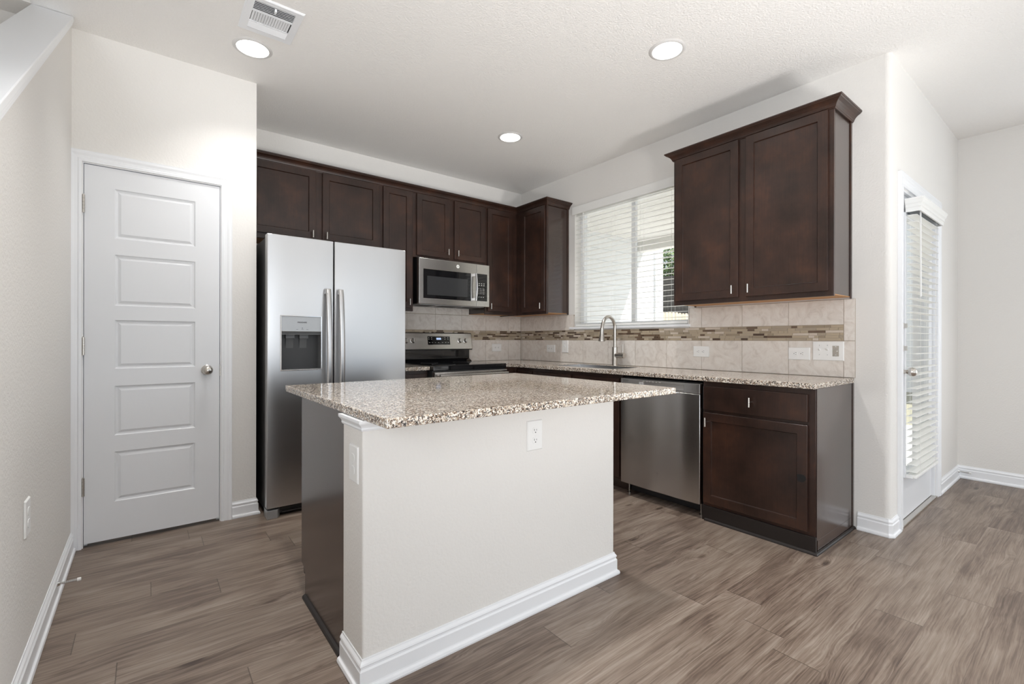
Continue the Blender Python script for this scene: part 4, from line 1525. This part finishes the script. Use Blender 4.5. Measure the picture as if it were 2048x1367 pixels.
# ------------------------------------------------------------------ patio door
d = thing('door_2', 'white glazed patio door in the wall beyond the rounded corner', 'door', (OX0, YW, 0), kind='structure')
O2 = Vector((OX0, YW, 0))
bm = B()
casing(bm, OX0 - 0.004, OX1 + 0.004, OTOP + 0.004, 0.080, YW)
mk('door_casing', rel(bm, O2), 'trim_white', d)
bm = B()
box(bm, OX0, YW + 0.001, 0, OX0 + 0.012, YW + T, OTOP)
box(bm, OX1 - 0.012, YW + 0.001, 0, OX1, YW + T, OTOP)
box(bm, OX0, YW + 0.001, OTOP - 0.012, OX1, YW + T, OTOP)
mk('door_jamb', rel(bm, O2), 'trim_white', d)
bm = B()
box(bm, OX0, YW - 0.012, 0.0, OX1, YW + T, 0.012)
mk('threshold', rel(bm, O2), 'nickel', d, bevel=0.003)
sx0, sx1, sy = OX0 + 0.014, OX1 - 0.014, YW + 0.018
gx0, gx1, gz0, gz1 = sx0 + 0.135, sx1 - 0.135, 0.30, 1.93
bm = B()
grid(bm, [sx0, gx0, gx1, sx1], [0.016, gz0, gz1, OTOP - 0.014], [(gx0, gx1, gz0, gz1)], sy, sy + 0.044, axes=(0, 2, 1))
ps = mk('door_slab', rel(bm, O2), 'door_white', d, bevel=0.002)
bm = B()
grid(bm, [gx0 - 0.022, gx0 + 0.008, gx1 - 0.008, gx1 + 0.022], [gz0 - 0.022, gz0 + 0.008, gz1 - 0.008, gz1 + 0.022], [(gx0 + 0.008, gx1 - 0.008, gz0 + 0.008, gz1 - 0.008)], sy - 0.010, sy + 0.006, axes=(0, 2, 1))
mk('glazing_bead', rel(bm, O2), 'door_white', ps, bevel=0.004)
bm = B()
box(bm, gx0 + 0.002, sy + 0.018, gz0 + 0.002, gx1 - 0.002, sy + 0.024, gz1 - 0.002)
mk('door_pane', rel(bm, O2), 'glass', ps)
kx = sx0 + 0.062
bm = B()
lathe(bm, [(0, 0), (0.031, 0), (0.031, 0.004), (0.024, 0.009), (0.012, 0.013), (0.011, 0.026), (0.018, 0.034), (0.027, 0.044), (0.028, 0.056), (0.022, 0.070), (0.010, 0.078), (0, 0.079)], (kx, sy, 0.950), (0, -1, 0), 26)
mk('door_knob', rel(bm, O2), 'nickel', ps, smooth=True)
for z in (1.095, 1.235):
    bm = B()
    lathe(bm, [(0, 0), (0.027, 0), (0.027, 0.004), (0.020, 0.012), (0, 0.013)], (kx, sy, z), (0, -1, 0), 22)
    box(bm, kx - 0.005, sy - 0.030, z - 0.014, kx + 0.005, sy - 0.010, z + 0.014)
    mk('deadbolt', rel(bm, O2), 'nickel', ps, smooth=True)

# door blind
BX0, BX1 = 0.375, 0.985
db = thing('door_blind', 'white slatted blind hanging on the glazed patio door', 'blind', ((BX0 + BX1) / 2, sy - 0.03, 0.28))
DO = Vector(((BX0 + BX1) / 2, sy - 0.03, 0.28))
yb0, yb1 = sy - 0.062, sy - 0.012
bm = B()
prof = [(0.0, 1.948), (0.008, 1.948), (0.010, 1.972), (0.014, 1.976), (0.014, 1.992), (0.020, 2.000), (0.024, 2.014), (0.028, 2.022), (0.028, 2.030), (0.0, 2.030)]
sweep(bm, [(BX0 - 0.012, sy - 0.010), (BX0 - 0.012, yb0 - 0.012), (BX1 + 0.012, yb0 - 0.012), (BX1 + 0.012, sy - 0.010)], prof, 1)
mk('valance', rel(bm, DO), 'blind_white', db)
bm = B()
box(bm, BX0, yb0, 1.955, BX1, yb1, 2.0)
mk('head_rail', rel(bm, DO), 'light_grey_panel', db)
NS2 = 38
first = None
zb, zt = 0.318, 1.930
for k in range(NS2):
    z = zb + (zt - zb) * k / (NS2 - 1)
    if first is None:
        bm = B()
        prism(bm, [(yb0, -0.0012), (yb0 + 0.025, 0.0008), (yb1, -0.0012), (yb1, 0.0012), (yb0 + 0.025, 0.0032), (yb0, 0.0012)], BX0, BX1, axis=0)
        bmesh.ops.translate(bm, verts=bm.verts[:], vec=-Vector((DO.x, DO.y, 0)))
        first = mk('slat', bm, 'blind_white', db)
        first.location.z = z - 0.28
    else:
        s = first.copy()
        COL.objects.link(s)
        s.parent = db
        s.location.z = z - 0.28
bm = B()
box(bm, BX0, yb0, 0.282, BX1, yb1, 0.300)
mk('bottom_rail', rel(bm, DO), 'blind_white', db, bevel=0.002)
for x in (BX0 + 0.09, BX1 - 0.09):
    for y in (yb0 - 0.0005, yb1 + 0.0005):
        bm = B()
        tube(bm, [(x, y, 0.29), (x, y, 1.96)], 0.0009, 6)
        mk('ladder_cord', rel(bm, DO), 'blind_white', db)
bm = B()
tube(bm, [(BX0 + 0.055, yb0 - 0.006, 1.955), (BX0 + 0.055, yb0 - 0.008, 1.42)], 0.0045, 8)
mk('tilt_wand', rel(bm, DO), 'plastic_white', db, smooth=True)
for x in (BX0 - 0.004, BX1 + 0.004):
    bm = B()
    box(bm, x - 0.003, sy - 0.045, 0.280, x + 0.003, sy - 0.001, 0.302)
    mk('hold_down_bracket', rel(bm, DO), 'plastic_white', db)


# ------------------------------------------------------------------ door stops
def door_stop(label, loc, rz):
    t = thing('door_stop', label, 'door stop', loc, rz)
    bm = B()
    lathe(bm, [(0, 0), (0.011, 0), (0.010, 0.003), (0.006, 0.010), (0, 0.010)], (0, 0, 0), (0, -1, 0), 16)
    mk('mount', bm, 'chrome', t, smooth=True)
    bm = B()
    pts = []
    for k in range(0, 145):
        a = k * 2 * PI / 8
        pts.append((0.0048 * math.cos(a), -0.006 - 0.060 * k / 144, 0.0048 * math.sin(a)))
    tube(bm, pts, 0.0013, 5)
    mk('spring', bm, 'chrome', t, smooth=True)
    bm = B()
    lathe(bm, [(0, 0), (0.0072, 0), (0.0078, 0.004), (0.0072, 0.013), (0, 0.014)], (0, -0.064, 0), (0, -1, 0), 14)
    mk('rubber_tip', bm, 'rubber_white', t, smooth=True)


door_stop('chrome spring door stop on the baseboard of the stair knee wall', (LX + 0.0125, -1.330, 0.066), PI / 2)
door_stop('chrome spring door stop on the baseboard beside the patio door corner', (1.905, YW - 0.0125, 0.060), 0)

for p_, d_ in CEILING_FILLS:  # bodies for the added ceiling fill lamps
    t = thing('added_uplighter', 'added unseen fill lamp behind the camera, %s of the pair' % ('left' if p_[0] < -2 else 'right'), 'lamp', (p_[0], p_[1], 0), 0, 'added fill lamps')
    bm = B()
    lathe(bm, [(0, 0), (0.11, 0), (0.11, 0.012), (0.02, 0.02), (0.02, 0.16), (0, 0.16)], (0, 0, 0), (0, 0, 1), 28)
    mk('base', bm, 'plastic_white', t, smooth=True)
    dv = Vector(d_).normalized()
    bm = B()
    lathe(bm, [(0, -0.16), (0.06, -0.16), (0.125, -0.02), (0.12, -0.02), (0.055, -0.15), (0, -0.15)], (0, 0, p_[2] - 0.0), dv, 28)
    mk('shade', bm, 'plastic_white', t, smooth=True)

# ------------------------------------------------------------------ outdoors beyond the window
bm = B()
box(bm, 0.145, YW + T + 0.002, -0.15, 5.0, 0.145, -0.04)
struct(mk('patio_slab', bm, 'concrete'), 'pale concrete patio outside the kitchen window', 'patio')
bm = B()
box(bm, 0.145, 0.15, -0.15, 2.95, 0.40, 2.75)
box(bm, 2.78, 0.125, -0.15, 2.97, 0.42, 2.75)
struct(mk('wall_outside', bm, 'siding'), 'white sided outside wall seen through the kitchen window', 'wall')
bm = B()
box(bm, 0.145, YW + T + 0.002, 2.62, 2.50, 0.145, 2.74)
box(bm, 2.36, YW + T + 0.002, 2.45, 2.50, 0.145, 2.62)
struct(mk('patio_roof', bm, 'patio_soffit'), 'beige patio ceiling outside the kitchen window', 'patio roof')
bm = B()
box(bm, FAR_X + 0.131, REAR_Y - 1.3, 2.75, FAR_X + 1.3, YW - 0.02, 2.85)  # overhang added to stop sun entering the unseen windows
box(bm, -5.2, REAR_Y - 1.3, 2.75, FAR_X + 0.131, REAR_Y - 0.131, 2.85)
struct(mk('added_sun_eave', bm, 'patio_soffit'), 'added unseen overhang blocking sun at the dining and living room windows', 'roof')
bm = B()
box(bm, 5.0, -25, -0.25, 40, 40, -0.10)
box(bm, 0.145, 0.45, -0.25, 5.0, 40, -0.10)
struct(mk('yard', bm, 'grass'), 'grass yard beyond the patio', 'yard')
bm = B()
x = 3.1
rr = random.Random(2)
while x < 14:
    h = 1.82 + rr.random() * 0.03
    prism(bm, [(x, -0.12), (x + 0.135, -0.12), (x + 0.135, h - 0.05), (x + 0.10, h), (x + 0.035, h), (x, h - 0.05)], 2.5, 2.52, axis=1)
    x += 0.145
tag(mk('picket_fence', bm, 'fence_light'), 'sunlit pale picket fence seen low through the kitchen window', 'fence')
bm = B()
y = -2.0
while y < 26:
    prism(bm, [(y, -0.12), (y + 0.18, -0.12), (y + 0.18, 4.3), (y, 4.3)], 17.0, 17.05, axis=0)
    y += 0.19
tag(mk('tall_fence', bm, 'fence_shaded'), 'board fence with shade put into its dark colour behind the pale picket fence', 'fence')
hs = thing('house', 'pale sided neighbouring house beyond the patio door blind', 'house', (11.0, -4.0, -0.12))
bm = B()
box(bm, 0, -7.0, 0, 5.0, 4.6, 4.4)
mk('walls', bm, 'siding', hs)
bm = B()
prism(bm, [(-0.4, 4.4), (5.4, 4.4), (2.5, 6.4)], -7.3, 4.9, axis=1)
mk('roof', bm, 'dark_grey', hs)
tr = thing('tree', 'green leafy tree above the dark fence outside the kitchen window', 'tree', (20, 10.5, -0.12))
bm = B()
tube(bm, [(0, 0, 0), (0.1, 0, 2), (0, 0.1, 4.5)], [0.22, 0.17, 0.08], 10)
mk('trunk', bm, 'bark', tr)
bm = B()
rr = random.Random(11)
for k in range(5200):
    u_, v_ = rr.random() * 2 * PI, math.acos(2 * rr.random() - 1)
    rad = rr.random() ** 0.4
    p = Vector((1.9 * math.sin(v_) * math.cos(u_) * rad, 4.2 * math.sin(v_) * math.sin(u_) * rad, 4.9 + 1.9 * math.cos(v_) * rad))
    a = Vector((rr.uniform(-1, 1), rr.uniform(-1, 1), rr.uniform(-1, 1))).normalized()
    b = a.orthogonal().normalized()
    s = 0.10 + rr.random() * 0.08
    vs = [bm.verts.new(p + a * s), bm.verts.new(p + b * s * 0.5), bm.verts.new(p - a * s), bm.verts.new(p - b * s * 0.5)]
    bm.faces.new(vs)
me = bpy.data.meshes.new('foliage')
bm.to_mesh(me)
bm.free()
me.materials.append(M['leaves'])
fo = bpy.data.objects.new('foliage', me)
COL.objects.link(fo)
fo.parent = tr
